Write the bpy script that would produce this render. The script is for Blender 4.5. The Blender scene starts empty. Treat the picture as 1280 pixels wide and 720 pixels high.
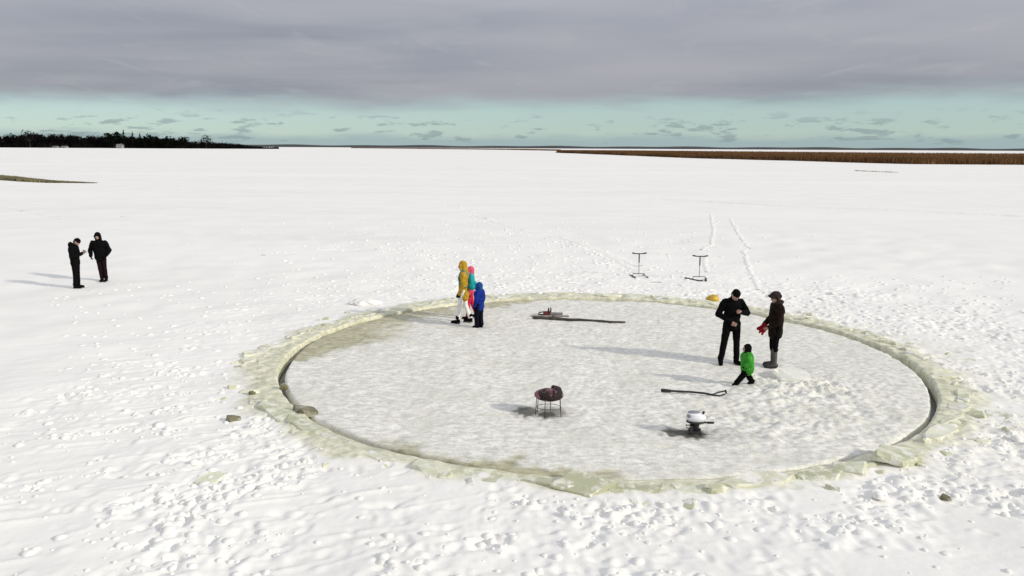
import bpy, bmesh, math, random
import numpy as np
from mathutils import Vector, Matrix, Euler

random.seed(7); rng = np.random.default_rng(11)
S = bpy.context.scene
COL = S.collection
R = math.radians

# ------------------------------------------------------------------ camera
CAM_H, FPX, YH, ROLL = 4.8, 990.0, 184.0, R(0.3)
PITCH = math.atan((360 - YH) / FPX)
cam = bpy.data.cameras.new('camera'); cam_o = bpy.data.objects.new('camera', cam); COL.objects.link(cam_o)
cam.sensor_width = 36; cam.lens = 36 * FPX / 1280; cam.clip_start = 0.1; cam.clip_end = 40000
cam_o.matrix_world = Matrix.Translation((0, 0, CAM_H)) @ Matrix.Rotation(math.pi/2 - PITCH, 4, 'X') @ Matrix.Rotation(ROLL, 4, 'Z')
S.camera = cam_o
S.view_settings.view_transform = 'Standard'; S.view_settings.look = 'None'
S.view_settings.gamma = 1; S.view_settings.use_curve_mapping = False
S.view_settings.exposure = 0.0

# ------------------------------------------------------------------ sun and sky
SUN_EL = R(24); SUN_DIR = Vector((0.905, -0.425, 0)).normalized()      # horizontal direction towards the sun
sun = bpy.data.lights.new('sun', 'SUN'); sun.energy = 2.9; sun.angle = R(3.2); sun.color = (1, 0.935, 0.83)
sun_o = bpy.data.objects.new('sun', sun); COL.objects.link(sun_o)
sv = Vector((SUN_DIR.x*math.cos(SUN_EL), SUN_DIR.y*math.cos(SUN_EL), math.sin(SUN_EL)))
sun_o.rotation_euler = sv.to_track_quat('Z', 'Y').to_euler(); sun_o.location = (30, -20, 40)

W = bpy.data.worlds.new('World'); S.world = W; W.use_nodes = True
nt = W.node_tree; nt.nodes.clear()
class NB:
    """short hand for building node trees"""
    def __init__(s, t): s.t = t
    def n(s, kind, **kw):
        x = s.t.nodes.new(kind)
        for k, v in kw.items():
            if k.startswith('in_'): x.inputs[int(k[3:])].default_value = v
            else: setattr(x, k, v)
        return x
    def l(s, a, b): s.t.links.new(a, b)
    def val(s, sock, v):
        if hasattr(v, 'is_linked') or isinstance(v, bpy.types.NodeSocket): s.l(v, sock)
        else: sock.default_value = v
    def m(s, op, a, b=0.0, c=0.0, clamp=False):
        x = s.n('ShaderNodeMath', operation=op, use_clamp=clamp)
        s.val(x.inputs[0], a); s.val(x.inputs[1], b); s.val(x.inputs[2], c); return x.outputs[0]
    def mix(s, f, a, b, blend='MIX'):
        x = s.n('ShaderNodeMix', data_type='RGBA', blend_type=blend)
        s.val(x.inputs[0], f)
        for i, v in ((6, a), (7, b)):
            if isinstance(v, tuple) and len(v) == 3: v = v + (1,)
            s.val(x.inputs[i], v)
        return x.outputs[2]
    def noise(s, vec, scale, detail=4, rough=0.55, dist=0.0):
        x = s.n('ShaderNodeTexNoise'); s.val(x.inputs['Scale'], scale); x.inputs['Detail'].default_value = detail
        x.inputs['Roughness'].default_value = rough; x.inputs['Distortion'].default_value = dist
        if vec is not None: s.l(vec, x.inputs['Vector'])
        return x.outputs['Fac']
    def ss(s, v, a, b, lo=0.0, hi=1.0):
        x = s.n('ShaderNodeMapRange', interpolation_type='SMOOTHSTEP')
        s.val(x.inputs[0], v)
        for i, q in ((1, a), (2, b), (3, lo), (4, hi)): x.inputs[i].default_value = q
        return x.outputs[0]
    def vscale(s, vec, sc):
        x = s.n('ShaderNodeMapping'); s.l(vec, x.inputs[0]); x.inputs['Scale'].default_value = sc; return x.outputs[0]

b = NB(nt)
tc = b.n('ShaderNodeTexCoord').outputs['Generated']
sep = b.n('ShaderNodeSeparateXYZ'); b.l(tc, sep.inputs[0]); sx, sy, sz = sep.outputs
sky = b.n('ShaderNodeTexSky', sky_type='NISHITA', sun_disc=False, sun_elevation=SUN_EL,
          sun_rotation=math.atan2(SUN_DIR.x, SUN_DIR.y), altitude=0, air_density=1.0, dust_density=0.2, ozone_density=3.0)
clear = b.mix(0.62, b.mix(1.0, sky.outputs[0], (0.95, 1.05, 1.14), 'MULTIPLY'), (4.55, 5.95, 5.75))
# a low bank of pale haze-cloud sitting on the horizon
zc = b.m('MAXIMUM', sz, 0.0)
bank_n = b.noise(b.vscale(tc, (9, 9, 60)), 1.0, 4)
bank = b.m('MULTIPLY', b.ss(b.m('SUBTRACT', zc, b.m('MULTIPLY', b.m('SUBTRACT', bank_n, 0.5), 0.02)), 0.008, 0.019, 1.0, 0.0), 0.75)
c1 = b.mix(bank, clear, (3.2, 4.3, 4.6))
# small broken clouds floating in the clear band
sm = b.noise(b.vscale(tc, (26, 26, 120)), 1.0, 5, 0.6)
sm2 = b.noise(b.vscale(tc, (3.5, 3.5, 10)), 1.0, 2)
smf = b.m('MULTIPLY', b.ss(b.m('ADD', sm, b.m('MULTIPLY', b.m('SUBTRACT', sm2, 0.5), 0.35)), 0.565, 0.66), b.ss(zc, 0.050, 0.022))
smf = b.m('MULTIPLY', smf, b.ss(zc, 0.002, 0.008))
c2 = b.mix(b.m('MULTIPLY', smf, 0.62), c1, (2.45, 3.2, 3.4))
# the main deck: seen in perspective as a flat layer, brighter towards the zenith as overcast is
inv = b.m('DIVIDE', 1.0, b.m('ADD', zc, 0.06))
comb = b.n('ShaderNodeCombineXYZ'); b.l(b.m('MULTIPLY', sx, inv), comb.inputs[0]); b.l(b.m('MULTIPLY', sy, inv), comb.inputs[1])
dk = b.noise(b.vscale(comb.outputs[0], (0.55, 0.9, 1)), 1.0, 7, 0.55, 0.3)
dk2 = b.noise(b.vscale(comb.outputs[0], (0.16, 0.22, 1)), 1.0, 3, 0.5)
deckcol = b.mix(b.ss(dk, 0.3, 0.72), (2.78, 3.00, 3.52), (3.80, 3.86, 4.28))
deckcol = b.mix(b.ss(dk2, 0.38, 0.66), deckcol, (4.05, 4.05, 4.52))
dk3 = b.noise(b.vscale(comb.outputs[0], (2.2, 1.1, 1)), 1.0, 6, 0.6, 0.8)
deckcol = b.mix(b.m('MULTIPLY', b.ss(dk3, 0.52, 0.75), 0.5), deckcol, (4.4, 4.4, 4.8))
cie = b.m('MULTIPLY', b.m('ADD', b.m('MULTIPLY', zc, 2.0), 1.0), 0.845)
cc = b.n('ShaderNodeCombineXYZ'); [b.l(cie, cc.inputs[i]) for i in range(3)]
deckcol = b.mix(1.0, deckcol, cc.outputs[0], 'MULTIPLY')
edge_n = b.noise(b.vscale(tc, (5, 5, 30)), 1.0, 5)
edge = b.m('ADD', zc, b.m('ADD', b.m('MULTIPLY', b.m('SUBTRACT', edge_n, 0.5), 0.044), b.m('MULTIPLY', sx, -0.012)))
deck = b.ss(edge, 0.037, 0.069, 0.0, 0.97)
c3 = b.mix(deck, c2, deckcol)
bg = b.n('ShaderNodeBackground'); b.l(c3, bg.inputs[0]); bg.inputs[1].default_value = 0.10
out = b.n('ShaderNodeOutputWorld'); b.l(bg.outputs[0], out.inputs[0])

# ------------------------------------------------------------------ helpers
def g(px, py, z=0.0):
    """ground point (x, y) seen at a pixel of the 1280x720 photograph"""
    u, v = px - 640, py - 360
    c, s = math.cos(ROLL), math.sin(ROLL)
    u2, v2 = c*u + s*v, -s*u + c*v
    dy = FPX*math.cos(PITCH) - v2*math.sin(PITCH); dz = -FPX*math.sin(PITCH) - v2*math.cos(PITCH)
    t = -(CAM_H - z)/dz
    return Vector((u2*t, dy*t, z))

def tag(o, label=None, cat=None, group=None, kind=None):
    if label: o['label'] = label
    if cat: o['category'] = cat
    if group: o['group'] = group
    if kind: o['kind'] = kind
    return o

def mesh_obj(name, verts, faces, mat=None, parent=None, smooth=False):
    me = bpy.data.meshes.new(name); me.from_pydata([tuple(v) for v in verts], [], faces); me.update()
    if mat: me.materials.append(mat)
    if smooth: me.polygons.foreach_set('use_smooth', [True]*len(me.polygons))
    o = bpy.data.objects.new(name, me); COL.objects.link(o)
    if parent: o.parent = parent
    return o

def empty(name, loc=(0, 0, 0), rz=0.0):
    o = bpy.data.objects.new(name, None); COL.objects.link(o); o.empty_display_size = 0.1
    o.location = loc; o.rotation_euler = (0, 0, rz); return o

def fast_mesh(name, V, Q, mat, smooth=True):
    """V (n,3) array, Q (m,4) or (m,3) int array"""
    me = bpy.data.meshes.new(name); k = Q.shape[1]
    me.vertices.add(len(V)); me.vertices.foreach_set('co', V.astype(np.float32).ravel())
    me.loops.add(Q.size); me.loops.foreach_set('vertex_index', Q.astype(np.int32).ravel())
    me.polygons.add(len(Q)); me.polygons.foreach_set('loop_start', np.arange(0, Q.size, k, dtype=np.int32))
    if smooth: me.polygons.foreach_set('use_smooth', np.ones(len(Q), bool))
    me.update(calc_edges=True); me.validate()
    me.materials.append(mat)
    o = bpy.data.objects.new(name, me); COL.objects.link(o); return o

def float_attr(o, name, vals):
    a = o.data.attributes.new(name, 'FLOAT', 'POINT'); a.data.foreach_set('value', vals.astype(np.float32))

def mat_new(name):
    m = bpy.data.materials.new(name); m.use_nodes = True
    nb = NB(m.node_tree); p = m.node_tree.nodes['Principled BSDF']; return m, nb, p

def simple(name, col, rough=0.7, var=0.25, scale=9.0, bump=0.0, bscale=40.0, metal=0.0, col2=None, spec=0.5, sheen=0.0):
    m, nb, p = mat_new(name)
    oc = nb.n('ShaderNodeTexCoord').outputs['Object']
    n1 = nb.noise(oc, scale, 5)
    c2 = col2 or tuple(max(0, c*(1-var)) for c in col)
    hi = tuple(min(1, c*(1+var*0.6)) for c in col) if not col2 else col
    nb.l(nb.mix(nb.ss(n1, 0.3, 0.7), c2, hi), p.inputs['Base Color'])
    p.inputs['Roughness'].default_value = rough; p.inputs['Metallic'].default_value = metal
    p.inputs['Specular IOR Level'].default_value = spec
    if sheen: p.inputs['Sheen Weight'].default_value = sheen
    if bump:
        bp = nb.n('ShaderNodeBump'); bp.inputs['Strength'].default_value = bump; bp.inputs['Distance'].default_value = 0.02
        nb.l(nb.noise(oc, bscale, 4), bp.inputs['Height']); nb.l(bp.outputs[0], p.inputs['Normal'])
    return m

# ------------------------------------------------------------------ snow, ice and water materials
def snow_material():
    m, nb, p = mat_new('snow')
    oc = nb.n('ShaderNodeTexCoord').outputs['Object']
    sl = nb.n('ShaderNodeAttribute', attribute_name='slush').outputs['Fac']
    n1 = nb.noise(oc, 0.35, 5); n2 = nb.noise(oc, 6.0, 6, 0.65)
    base = nb.mix(nb.ss(n1, 0.3, 0.7), (0.775, 0.765, 0.712), (0.815, 0.805, 0.750))
    far = nb.noise(nb.vscale(oc, (0.012, 0.05, 1)), 1.0, 4)
    base = nb.mix(nb.m('MULTIPLY', nb.ss(nb.noise(nb.vscale(oc, (0.05, 0.16, 1)), 1.0, 5), 0.5, 0.72), 0.45), base, (0.715, 0.707, 0.662))
    base = nb.mix(nb.m('MULTIPLY', nb.ss(far, 0.45, 0.7), 0.7), base, (0.84, 0.83, 0.775))
    ice = nb.mix(nb.ss(n2, 0.35, 0.65), (0.48, 0.475, 0.32), (0.72, 0.71, 0.54))
    ice = nb.mix(nb.m('MULTIPLY', nb.ss(nb.noise(oc, 0.8, 5, 0.6), 0.5, 0.7), 0.5), ice, (0.46, 0.47, 0.36))
    f = nb.m('MULTIPLY', sl, nb.ss(nb.m('ADD', nb.noise(oc, 1.7, 7, 0.68), nb.m('MULTIPLY', sl, 0.36)), 0.48, 0.80), clamp=True)
    nb.l(nb.mix(f, base, ice), p.inputs['Base Color'])
    nb.l(nb.ss(f, 0, 1, 0.75, 0.42), p.inputs['Roughness'])
    p.inputs['Specular IOR Level'].default_value = 0.25
    bp = nb.n('ShaderNodeBump'); bp.inputs['Strength'].default_value = 0.16; bp.inputs['Distance'].default_value = 0.05
    hgt = nb.m('ADD', nb.noise(oc, 7.0, 6, 0.6), nb.m('MULTIPLY', nb.noise(oc, 30.0, 3), 0.25))
    nb.l(hgt, bp.inputs['Height']); nb.l(bp.outputs[0], p.inputs['Normal'])
    return m

def disc_material():
    m, nb, p = mat_new('trampled_ice')
    oc = nb.n('ShaderNodeTexCoord').outputs['Object']
    st = nb.n('ShaderNodeAttribute', attribute_name='stain').outputs['Fac']
    wet_shade = nb.n('ShaderNodeAttribute', attribute_name='wet_shade').outputs['Fac']
    n1 = nb.noise(nb.vscale(oc, (5, 9, 9)), 1.0, 8, 0.72, 0.4); n2 = nb.noise(oc, 0.9, 4); n3 = nb.noise(oc, 22.0, 5, 0.7)
    base = nb.mix(nb.ss(n1, 0.36, 0.62), (0.575, 0.568, 0.49), (0.83, 0.82, 0.75))
    base = nb.mix(nb.m('MULTIPLY', nb.ss(n2, 0.42, 0.68), 0.55), base, (0.635, 0.627, 0.535))
    base = nb.mix(nb.m('MULTIPLY', nb.ss(n3, 0.54, 0.68), 0.5), base, (0.40, 0.405, 0.35))
    n4 = nb.noise(oc, 55.0, 3, 0.6)
    base = nb.mix(nb.m('MULTIPLY', nb.ss(n4, 0.55, 0.68), 0.6), base, (0.28, 0.28, 0.23))
    olive = nb.mix(nb.ss(n1, 0.3, 0.7), (0.25, 0.235, 0.125), (0.50, 0.475, 0.30))
    f = nb.ss(nb.m('ADD', st, nb.m('MULTIPLY', nb.m('SUBTRACT', nb.noise(oc, 3.0, 6, 0.65), 0.5), 0.9)), 0.12, 0.98)
    c = nb.mix(nb.m('MULTIPLY', f, 0.9), base, olive)
    c = nb.mix(nb.m('MULTIPLY', wet_shade, 0.93), c, (0.035, 0.033, 0.022))  # soaked ice, with shade of stool and motor painted into the colour
    nb.l(c, p.inputs['Base Color'])
    nb.l(nb.ss(f, 0, 1, 0.7, 0.5), p.inputs['Roughness']); p.inputs['Specular IOR Level'].default_value = 0.25
    bp = nb.n('ShaderNodeBump'); bp.inputs['Strength'].default_value = 0.24; bp.inputs['Distance'].default_value = 0.03
    nb.l(nb.m('ADD', n1, nb.m('MULTIPLY', n3, 0.3)), bp.inputs['Height']); nb.l(bp.outputs[0], p.inputs['Normal'])
    return m

def ice_material(name, dark, light, frost=(0.80, 0.79, 0.70), amount=0.45):
    m, nb, p = mat_new(name)
    oc = nb.n('ShaderNodeTexCoord').outputs['Object']
    inf = nb.n('ShaderNodeObjectInfo').outputs['Random']
    loc = nb.n('ShaderNodeVectorMath', operation='ADD'); nb.l(oc, loc.inputs[0])
    cm = nb.n('ShaderNodeCombineXYZ'); nb.l(nb.m('MULTIPLY', inf, 37.0), cm.inputs[0]); nb.l(cm.outputs[0], loc.inputs[1])
    v = loc.outputs[0]
    c = nb.mix(nb.ss(nb.m('ADD', nb.noise(v, 3.0, 5), nb.m('MULTIPLY', nb.m('SUBTRACT', inf, 0.5), 0.5)), 0.25, 0.75), dark, light)
    c = nb.mix(nb.m('MULTIPLY', nb.ss(nb.noise(v, 4.5, 7, 0.65), 0.48, 0.62), amount*1.6, clamp=True), c, frost)
    nb.l(c, p.inputs['Base Color']); p.inputs['Roughness'].default_value = 0.38; p.inputs['IOR'].default_value = 1.31
    p.inputs['Subsurface Weight'].default_value = 0.25; p.inputs['Subsurface Radius'].default_value = (0.06, 0.07, 0.04); p.inputs['Subsurface Scale'].default_value = 0.5
    bp = nb.n('ShaderNodeBump'); bp.inputs['Strength'].default_value = 0.35; bp.inputs['Distance'].default_value = 0.02
    nb.l(nb.noise(v, 14.0, 5, 0.6), bp.inputs['Height']); nb.l(bp.outputs[0], p.inputs['Normal'])
    return m

def water_material():
    m, nb, p = mat_new('dark_water')
    oc = nb.n('ShaderNodeTexCoord').outputs['Object']
    nb.l(nb.mix(nb.noise(oc, 1.5, 4), (0.012, 0.010, 0.006), (0.03, 0.024, 0.012)), p.inputs['Base Color'])
    p.inputs['Roughness'].default_value = 0.12; p.inputs['IOR'].default_value = 1.33
    bp = nb.n('ShaderNodeBump'); bp.inputs['Strength'].default_value = 0.1; bp.inputs['Distance'].default_value = 0.02
    nb.l(nb.noise(oc, 12, 2), bp.inputs['Height']); nb.l(bp.outputs[0], p.inputs['Normal']); return m

M = dict(
    snow=snow_material(), disc=disc_material(), water=water_material(),
    ice=ice_material('rim_ice', (0.46, 0.46, 0.32), (0.66, 0.655, 0.51), frost=(0.76, 0.755, 0.70), amount=0.6),
    clear_ice=ice_material('pale_green_ice', (0.42, 0.43, 0.28), (0.64, 0.645, 0.50), amount=0.45),
    dirty_ice=ice_material('dark_ice', (0.13, 0.12, 0.06), (0.27, 0.25, 0.15), amount=0.15),
    lime_ice=ice_material('lime_ice', (0.66, 0.68, 0.44), (0.76, 0.77, 0.58), amount=0.5),
    white_ice=ice_material('white_ice', (0.60, 0.605, 0.50), (0.74, 0.74, 0.66), amount=0.8),
    slab=ice_material('frosted_ice', (0.50, 0.51, 0.34), (0.72, 0.72, 0.54), amount=0.5),
)

# ------------------------------------------------------------------ relief of the trampled snow (a height raster in metres)
CX, CY = 1.96, 18.05
X0, Y0, RES, NX, NY = -21.0, 3.0, 0.025, 1840, 1760
gx = X0 + np.arange(NX)*RES; gy = Y0 + np.arange(NY)*RES
GX, GY = np.meshgrid(gx, gy)
fx = np.fft.fftfreq(NX, RES)[None, :]; fy = np.fft.fftfreq(NY, RES)[:, None]
FR = np.hypot(fx, fy) + 1e-9
def band(l1, l2, ax=1.0, ang=0.0):
    """unit-variance noise with wavelengths between l1 and l2, optionally stretched along a direction"""
    c, s = math.cos(ang), math.sin(ang)
    fr = np.hypot((fx*c + fy*s)*ax, -fx*s + fy*c) + 1e-9
    lw = np.log(1/fr); a, bb = math.log(l1), math.log(l2); mid, wd = (a+bb)/2, max((bb-a)/2, 0.15)
    filt = np.exp(-((lw-mid)/wd)**2)
    z = np.fft.ifft2(np.fft.fft2(rng.standard_normal((NY, NX)))*filt).real
    return z/z.std()
def sst(x, a, bb):
    t = np.clip((x-a)/(bb-a), 0, 1); return t*t*(3-2*t)
RR = np.hypot(GX-CX, GY-CY); TH = np.arctan2(GY-CY, GX-CX)
big = band(1.5, 5.0); mid = band(0.35, 0.9); fine = band(0.12, 0.28); fine2 = band(0.07, 0.14)
patch = band(1.2, 3.0); patch2 = band(3.0, 7.0)
front = sst(-np.sin(TH), 0.25, 0.8); right = sst(np.cos(TH), 0.2, 0.8); left = sst(-np.cos(TH), 0.3, 0.9)
tram = sst(RR, 7.2, 8.2)*(1-sst(RR + 0.9*patch, 10.6 + 2.2*right + 1.2*front, 13.2 + 2.5*right + 0.6*front))*(0.55 + 0.45*front + 0.35*right - 0.34*left)
tram = np.clip(tram*(0.72 + 0.38*patch), 0, 1.15)
tram *= np.clip(0.86 + 0.40*patch2, 0.25, 1.3)
flat_fg = sst(GX, 3.0, 4.5)*(1-sst(GY, 9.0, 9.9))           # smooth patch at the lower right
tram *= (1 - 0.75*flat_fg)
mid_back = np.exp(-(((GX+0.5)/7)**2 + ((GY-31)/5)**2))*0.65
tram = np.maximum(tram, mid_back*np.clip(0.6+0.5*patch, 0, 1))
HT = 0.014*big*sst(RR, 7.5, 9.5)
HT += tram*(0.011*mid + 0.0075*np.maximum(fine, -0.8) + 0.0022*fine2)
HT += (1-np.clip(tram, 0, 1))*(0.0008*fine + 0.0015*mid)
# wind drifts on the open left side
dr = band(0.25, 0.6, 7.0, R(24)); drift = sst(-GX, 2.0, 6.0)*(1-np.clip(tram, 0, 1))
HT += drift*0.0035*np.maximum(dr, -0.3)
def stamp(x, y, ang, a, bb, h, rim=0.0):
    r_ = int(2.6*max(a, bb)/RES)+1; ix = int(round((x-X0)/RES)); iy = int(round((y-Y0)/RES))
    if ix-r_ < 0 or iy-r_ < 0 or ix+r_ >= NX or iy+r_ >= NY: return
    sl = (slice(iy-r_, iy+r_+1), slice(ix-r_, ix+r_+1))
    dx, dy = GX[sl]-x, GY[sl]-y; c, s = math.cos(ang), math.sin(ang)
    q = ((dx*c+dy*s)/a)**2 + ((-dx*s+dy*c)/bb)**2
    HT[sl] += h*np.exp(-q**1.6) + rim*np.exp(-((np.sqrt(q)-1.45)/0.35)**2)
# boot prints and kicked-up clods, thick where people walked
n_ok = 0
while n_ok < 4600:
    xs = rng.uniform(-9, 16, 4000); ys = rng.uniform(7.5, 30, 4000)
    d = tram[((ys-Y0)/RES).astype(int), ((xs-X0)/RES).astype(int)]
    keep = rng.random(4000) < d*0.8
    for x, y in zip(xs[keep], ys[keep]):
        if np.hypot(x-CX, y-CY) < 7.5: continue
        an = rng.uniform(0, math.pi)
        if rng.random() < 0.55: stamp(x, y, an, rng.uniform(.10, .16), rng.uniform(.055, .08), -rng.uniform(.008, .026), rng.uniform(.002, .008))
        else: stamp(x, y, an, rng.uniform(.03, .09), rng.uniform(.03, .06), rng.uniform(.006, .020))
        n_ok += 1
for k in range(900):                                   # bigger trodden lumps in front and on the right
    x, y = rng.uniform(-6, 14), rng.uniform(7.8, 17)
    if np.hypot(x-CX, y-CY) < 7.9 or rng.random() > tram[int((y-Y0)/RES), int((x-X0)/RES)]: continue
    stamp(x, y, rng.uniform(0, 3), rng.uniform(.09, .18), rng.uniform(.07, .12), rng.choice((-1, 1))*rng.uniform(.015, .038))
# sparse trails of dragged feet on the left foreground: a clod and a shallow furrow behind it
for i in range(330):
    u = rng.random(); x = rng.uniform(-9.5, -1.5); y = rng.uniform(8.2, 17.5)
    if np.hypot(x-CX, y-CY) < 8.6: continue
    an = R(27) + rng.normal(0, .10)
    h = rng.uniform(.008, .026); w = rng.uniform(.035, .075)
    stamp(x, y, an, w*1.6, w, h)
    if rng.random() < 0.7: stamp(x-0.13*math.cos(an), y-0.13*math.sin(an), an, .10, .05, -h*0.8)
    if rng.random() < 0.55:
        for k in range(6): stamp(x+0.16*(k+1)*math.cos(an), y+0.16*(k+1)*math.sin(an), an, .14, .035, 0.012*(1-k/7))
# raised bank of broken ice round the hole
def ang_interp(th, pts):
    a = np.array([p[0] for p in pts]); v = np.array([p[1] for p in pts])
    return np.interp(np.mod(th, 2*math.pi), np.r_[a-2*math.pi, a, a+2*math.pi], np.r_[v, v, v])
bank_w = ang_interp(TH, [(0, 1.0), (.9, 1.1), (1.57, 1.2), (2.4, 1.0), (3.14, 1.15), (3.7, .95), (4.4, .6), (5.0, .55), (5.5, .85)])
bank_h = ang_interp(TH, [(0, .06), (.9, .05), (1.57, .05), (2.4, .045), (3.14, .03), (3.7, .03), (4.4, .02), (5.0, .02), (5.5, .04)])
bk = 1 - sst(RR + 0.12*patch, 7.0 + bank_w*0.5, 7.15 + bank_w*1.15)
HT += bk*bank_h*(1 + 0.25*mid) - 0.015
slush_r = np.clip(bk*1.15 + 0.10*patch*bk, 0, 1)
slush_r = np.maximum(slush_r, 0.42*right*(1-sst(RR, 7.9, 10.6)))
slush_r = np.maximum(slush_r, 0.16*(1-sst(RR, 8.0, 9.6)))
eb = np.minimum.reduce([GX-gx[0], gx[-1]-GX, GY-gy[0], gy[-1]-GY]); HT *= sst(eb, 0.0, 2.5)

def sample(A, x, y, fill=0.0):
    u = (np.asarray(x)-X0)/RES; v = (np.asarray(y)-Y0)/RES
    ok = (u >= 0) & (v >= 0) & (u < NX-1.001) & (v < NY-1.001)
    u = np.clip(u, 0, NX-1.002); v = np.clip(v, 0, NY-1.002)
    i = u.astype(int); j = v.astype(int); fu = u-i; fv = v-j
    r = A[j, i]*(1-fu)*(1-fv) + A[j, i+1]*fu*(1-fv) + A[j+1, i]*(1-fu)*fv + A[j+1, i+1]*fu*fv
    return np.where(ok, r, fill)
def far_relief(x, y):
    return 0.05*np.sin(x*0.11+1.3*np.sin(y*0.045)) * np.sin(y*0.083+0.7*np.sin(x*0.05)) * sst(np.hypot(x-CX, y-CY), 14, 40)
def snow_z(x, y): return float(sample(HT, x, y) + far_relief(np.asarray(x), np.asarray(y)))

# ------------------------------------------------------------------ snow field: one polar sheet round the hole, out to the horizon
R_DISC = 7.02
def gap(th): return ang_interp(th, [(0, .15), (.35, .11), (.8, .06), (1.57, .05), (2.3, .07), (2.75, .13), (3.14, .17), (3.5, .13), (3.75, .10), (3.95, .15), (4.2, .13), (4.4, .06), (5.0, .04), (5.25, .07), (5.45, .14), (5.75, .10), (6.0, .14)])
NA = 1560
th = np.linspace(0, 2*math.pi, NA, endpoint=False)
wob = 0.02*np.sin(5*th+1) + 0.015*np.sin(11*th+2) + 0.012*np.sin(23*th)
hole = R_DISC + gap(th) + 0.35*wob
rs = [0.0]
while rs[-1] < 4.6: rs.append(rs[-1]+0.036)
d = 0.036
while rs[-1] < 14000: d *= 1.034; rs.append(rs[-1]+d)
rs = np.array(rs); NR = len(rs)
RA = hole[None, :]*(1 - np.minimum(rs[:, None]/4.0, 1)) + np.minimum(rs[:, None]/4.0, 1)*7.12 + rs[:, None]
VX = CX + RA*np.cos(th)[None, :]; VY = CY + RA*np.sin(th)[None, :]
VZ = sample(HT, VX, VY) + far_relief(VX, VY)
VZ[0] -= 0.035                                    # rounded lip of the cut
skx = np.stack([VX[0], VY[0], np.full(NA, -0.45)], 1)  # the cut ice wall going down into the water
V = np.concatenate([skx, np.stack([VX, VY, VZ], 2).reshape(-1, 3)])
i = np.arange(NR)[:, None]; j = np.arange(NA)[None, :]; jn = (j+1) % NA
Q = np.stack([i*NA+j, (i+1)*NA+j, (i+1)*NA+jn, i*NA+jn], 2).reshape(-1, 4)
snow = fast_mesh('snow_field', V, Q, M['snow']); tag(snow, kind='structure')
slv = np.concatenate([np.ones(NA), sample(slush_r, VX, VY).ravel()]); slv[NA:2*NA] = 1
float_attr(snow, 'slush', slv)
# water seen in the cut
wv = [(CX+8.2*math.cos(a), CY+8.2*math.sin(a), -0.22) for a in np.linspace(0, 2*math.pi, 96, endpoint=False)]
tag(mesh_obj('water', wv, [list(range(96))], M['water']), kind='structure')

# ------------------------------------------------------------------ the ice disc
block_c = g(990, 474); stool_c = g(686, 516); motor_c = g(869, 541)
NDA = 860; tha = np.linspace(0, 2*math.pi, NDA, endpoint=False)
rr = np.r_[np.linspace(0.05, 6.96, 170), 7.0, R_DISC]; ND = len(rr)
re = rr[:, None]*(1 + 0.0025*np.sin(7*tha+.4)[None, :] + 0.0015*np.sin(17*tha)[None, :])
DX = CX + re*np.cos(tha); DY = CY + re*np.sin(tha)
dmid, dfine, dlow = [sample(A, DX, DY) for A in (mid, fine, big)]
lump = np.exp(-(((DX-block_c.x-0.05)/1.3)**2 + ((DY-block_c.y+0.55)/0.9)**2)) + 0.6*np.exp(-(((DX-5.2)/2.2)**2 + ((DY-13.6)/1.3)**2))
DZ = -0.02 + 0.006*dlow + 0.005*dmid + 0.003*dfine + lump*(0.035 + 0.022*np.maximum(dmid, -0.6) + 0.02*np.maximum(dfine, -.5))
DZ[-2] -= 0.006; DZ[-1] -= 0.05
DV = np.concatenate([np.stack([DX, DY, DZ], 2).reshape(-1, 3), np.stack([DX[-1], DY[-1], np.full(NDA, -0.5)], 1), [[CX, CY, DZ[0].mean()]]])
i = np.arange(ND)[:, None]; j = np.arange(NDA)[None, :]; jn = (j+1) % NDA
DQ = np.stack([i*NDA+j, (i+1)*NDA+j, (i+1)*NDA+jn, i*NDA+jn], 2).reshape(-1, 4)
cap = np.stack([np.full(NDA, (ND+1)*NDA), np.arange(NDA), (np.arange(NDA)+1) % NDA, (np.arange(NDA)+1) % NDA], 1)
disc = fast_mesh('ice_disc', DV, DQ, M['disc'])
bmd = bmesh.new(); bmd.from_mesh(disc.data); bmd.verts.ensure_lookup_table()
ring0 = [bmd.verts[k] for k in range(NDA)]; bmd.faces.new(ring0); bmd.to_mesh(disc.data); bmd.free()
tag(disc, 'large round disc of grey white trampled ice cut free in the frozen lake', 'ice disc')
RRD = np.hypot(DX-CX, DY-CY); THD = np.mod(np.arctan2(DY-CY, DX-CX), 2*math.pi)
st_w = ang_interp(THD, [(0, .03), (.7, .06), (1.3, .2), (1.9, .5), (2.3, 1.0), (2.8, 1.7), (3.0, 1.7), (3.15, 1.0), (3.25, .05), (3.6, .15), (4.0, .15), (4.3, .40), (4.5, .40), (4.8, .12), (5.4, .10), (5.8, .05)])
stain = 1.0 - sst(R_DISC - RRD + 0.18*dlow + 0.10*dmid, st_w*0.05, st_w*1.45 + 0.06)
stain *= sst(st_w, 0.12, 0.35)
stain = np.maximum(stain, 0.75*np.exp(-(((DX-g(545, 390).x)/1.6)**2 + ((DY-g(545, 390).y)/0.8)**2)))
wet_shade = np.zeros_like(DX)  # mask for soaked ice and the painted shadows of stool and motor
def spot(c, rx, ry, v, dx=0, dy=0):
    global wet_shade
    wet_shade = np.maximum(wet_shade, v*np.clip(3.0*np.exp(-(((DX-c.x-dx)/rx)**2 + ((DY-c.y-dy)/ry)**2)*np.clip(1+0.25*dfine, 0.6, 1.5)), 0, 1))
spot(stool_c, .24, .20, .62, .02, .06); spot(stool_c, .13, .13, .95, -.05, -.03); spot(stool_c, .17, .20, .9, -.40, .14)  # soaked ice under the stool; leftmost patch paints the seat's cast shadow
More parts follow.
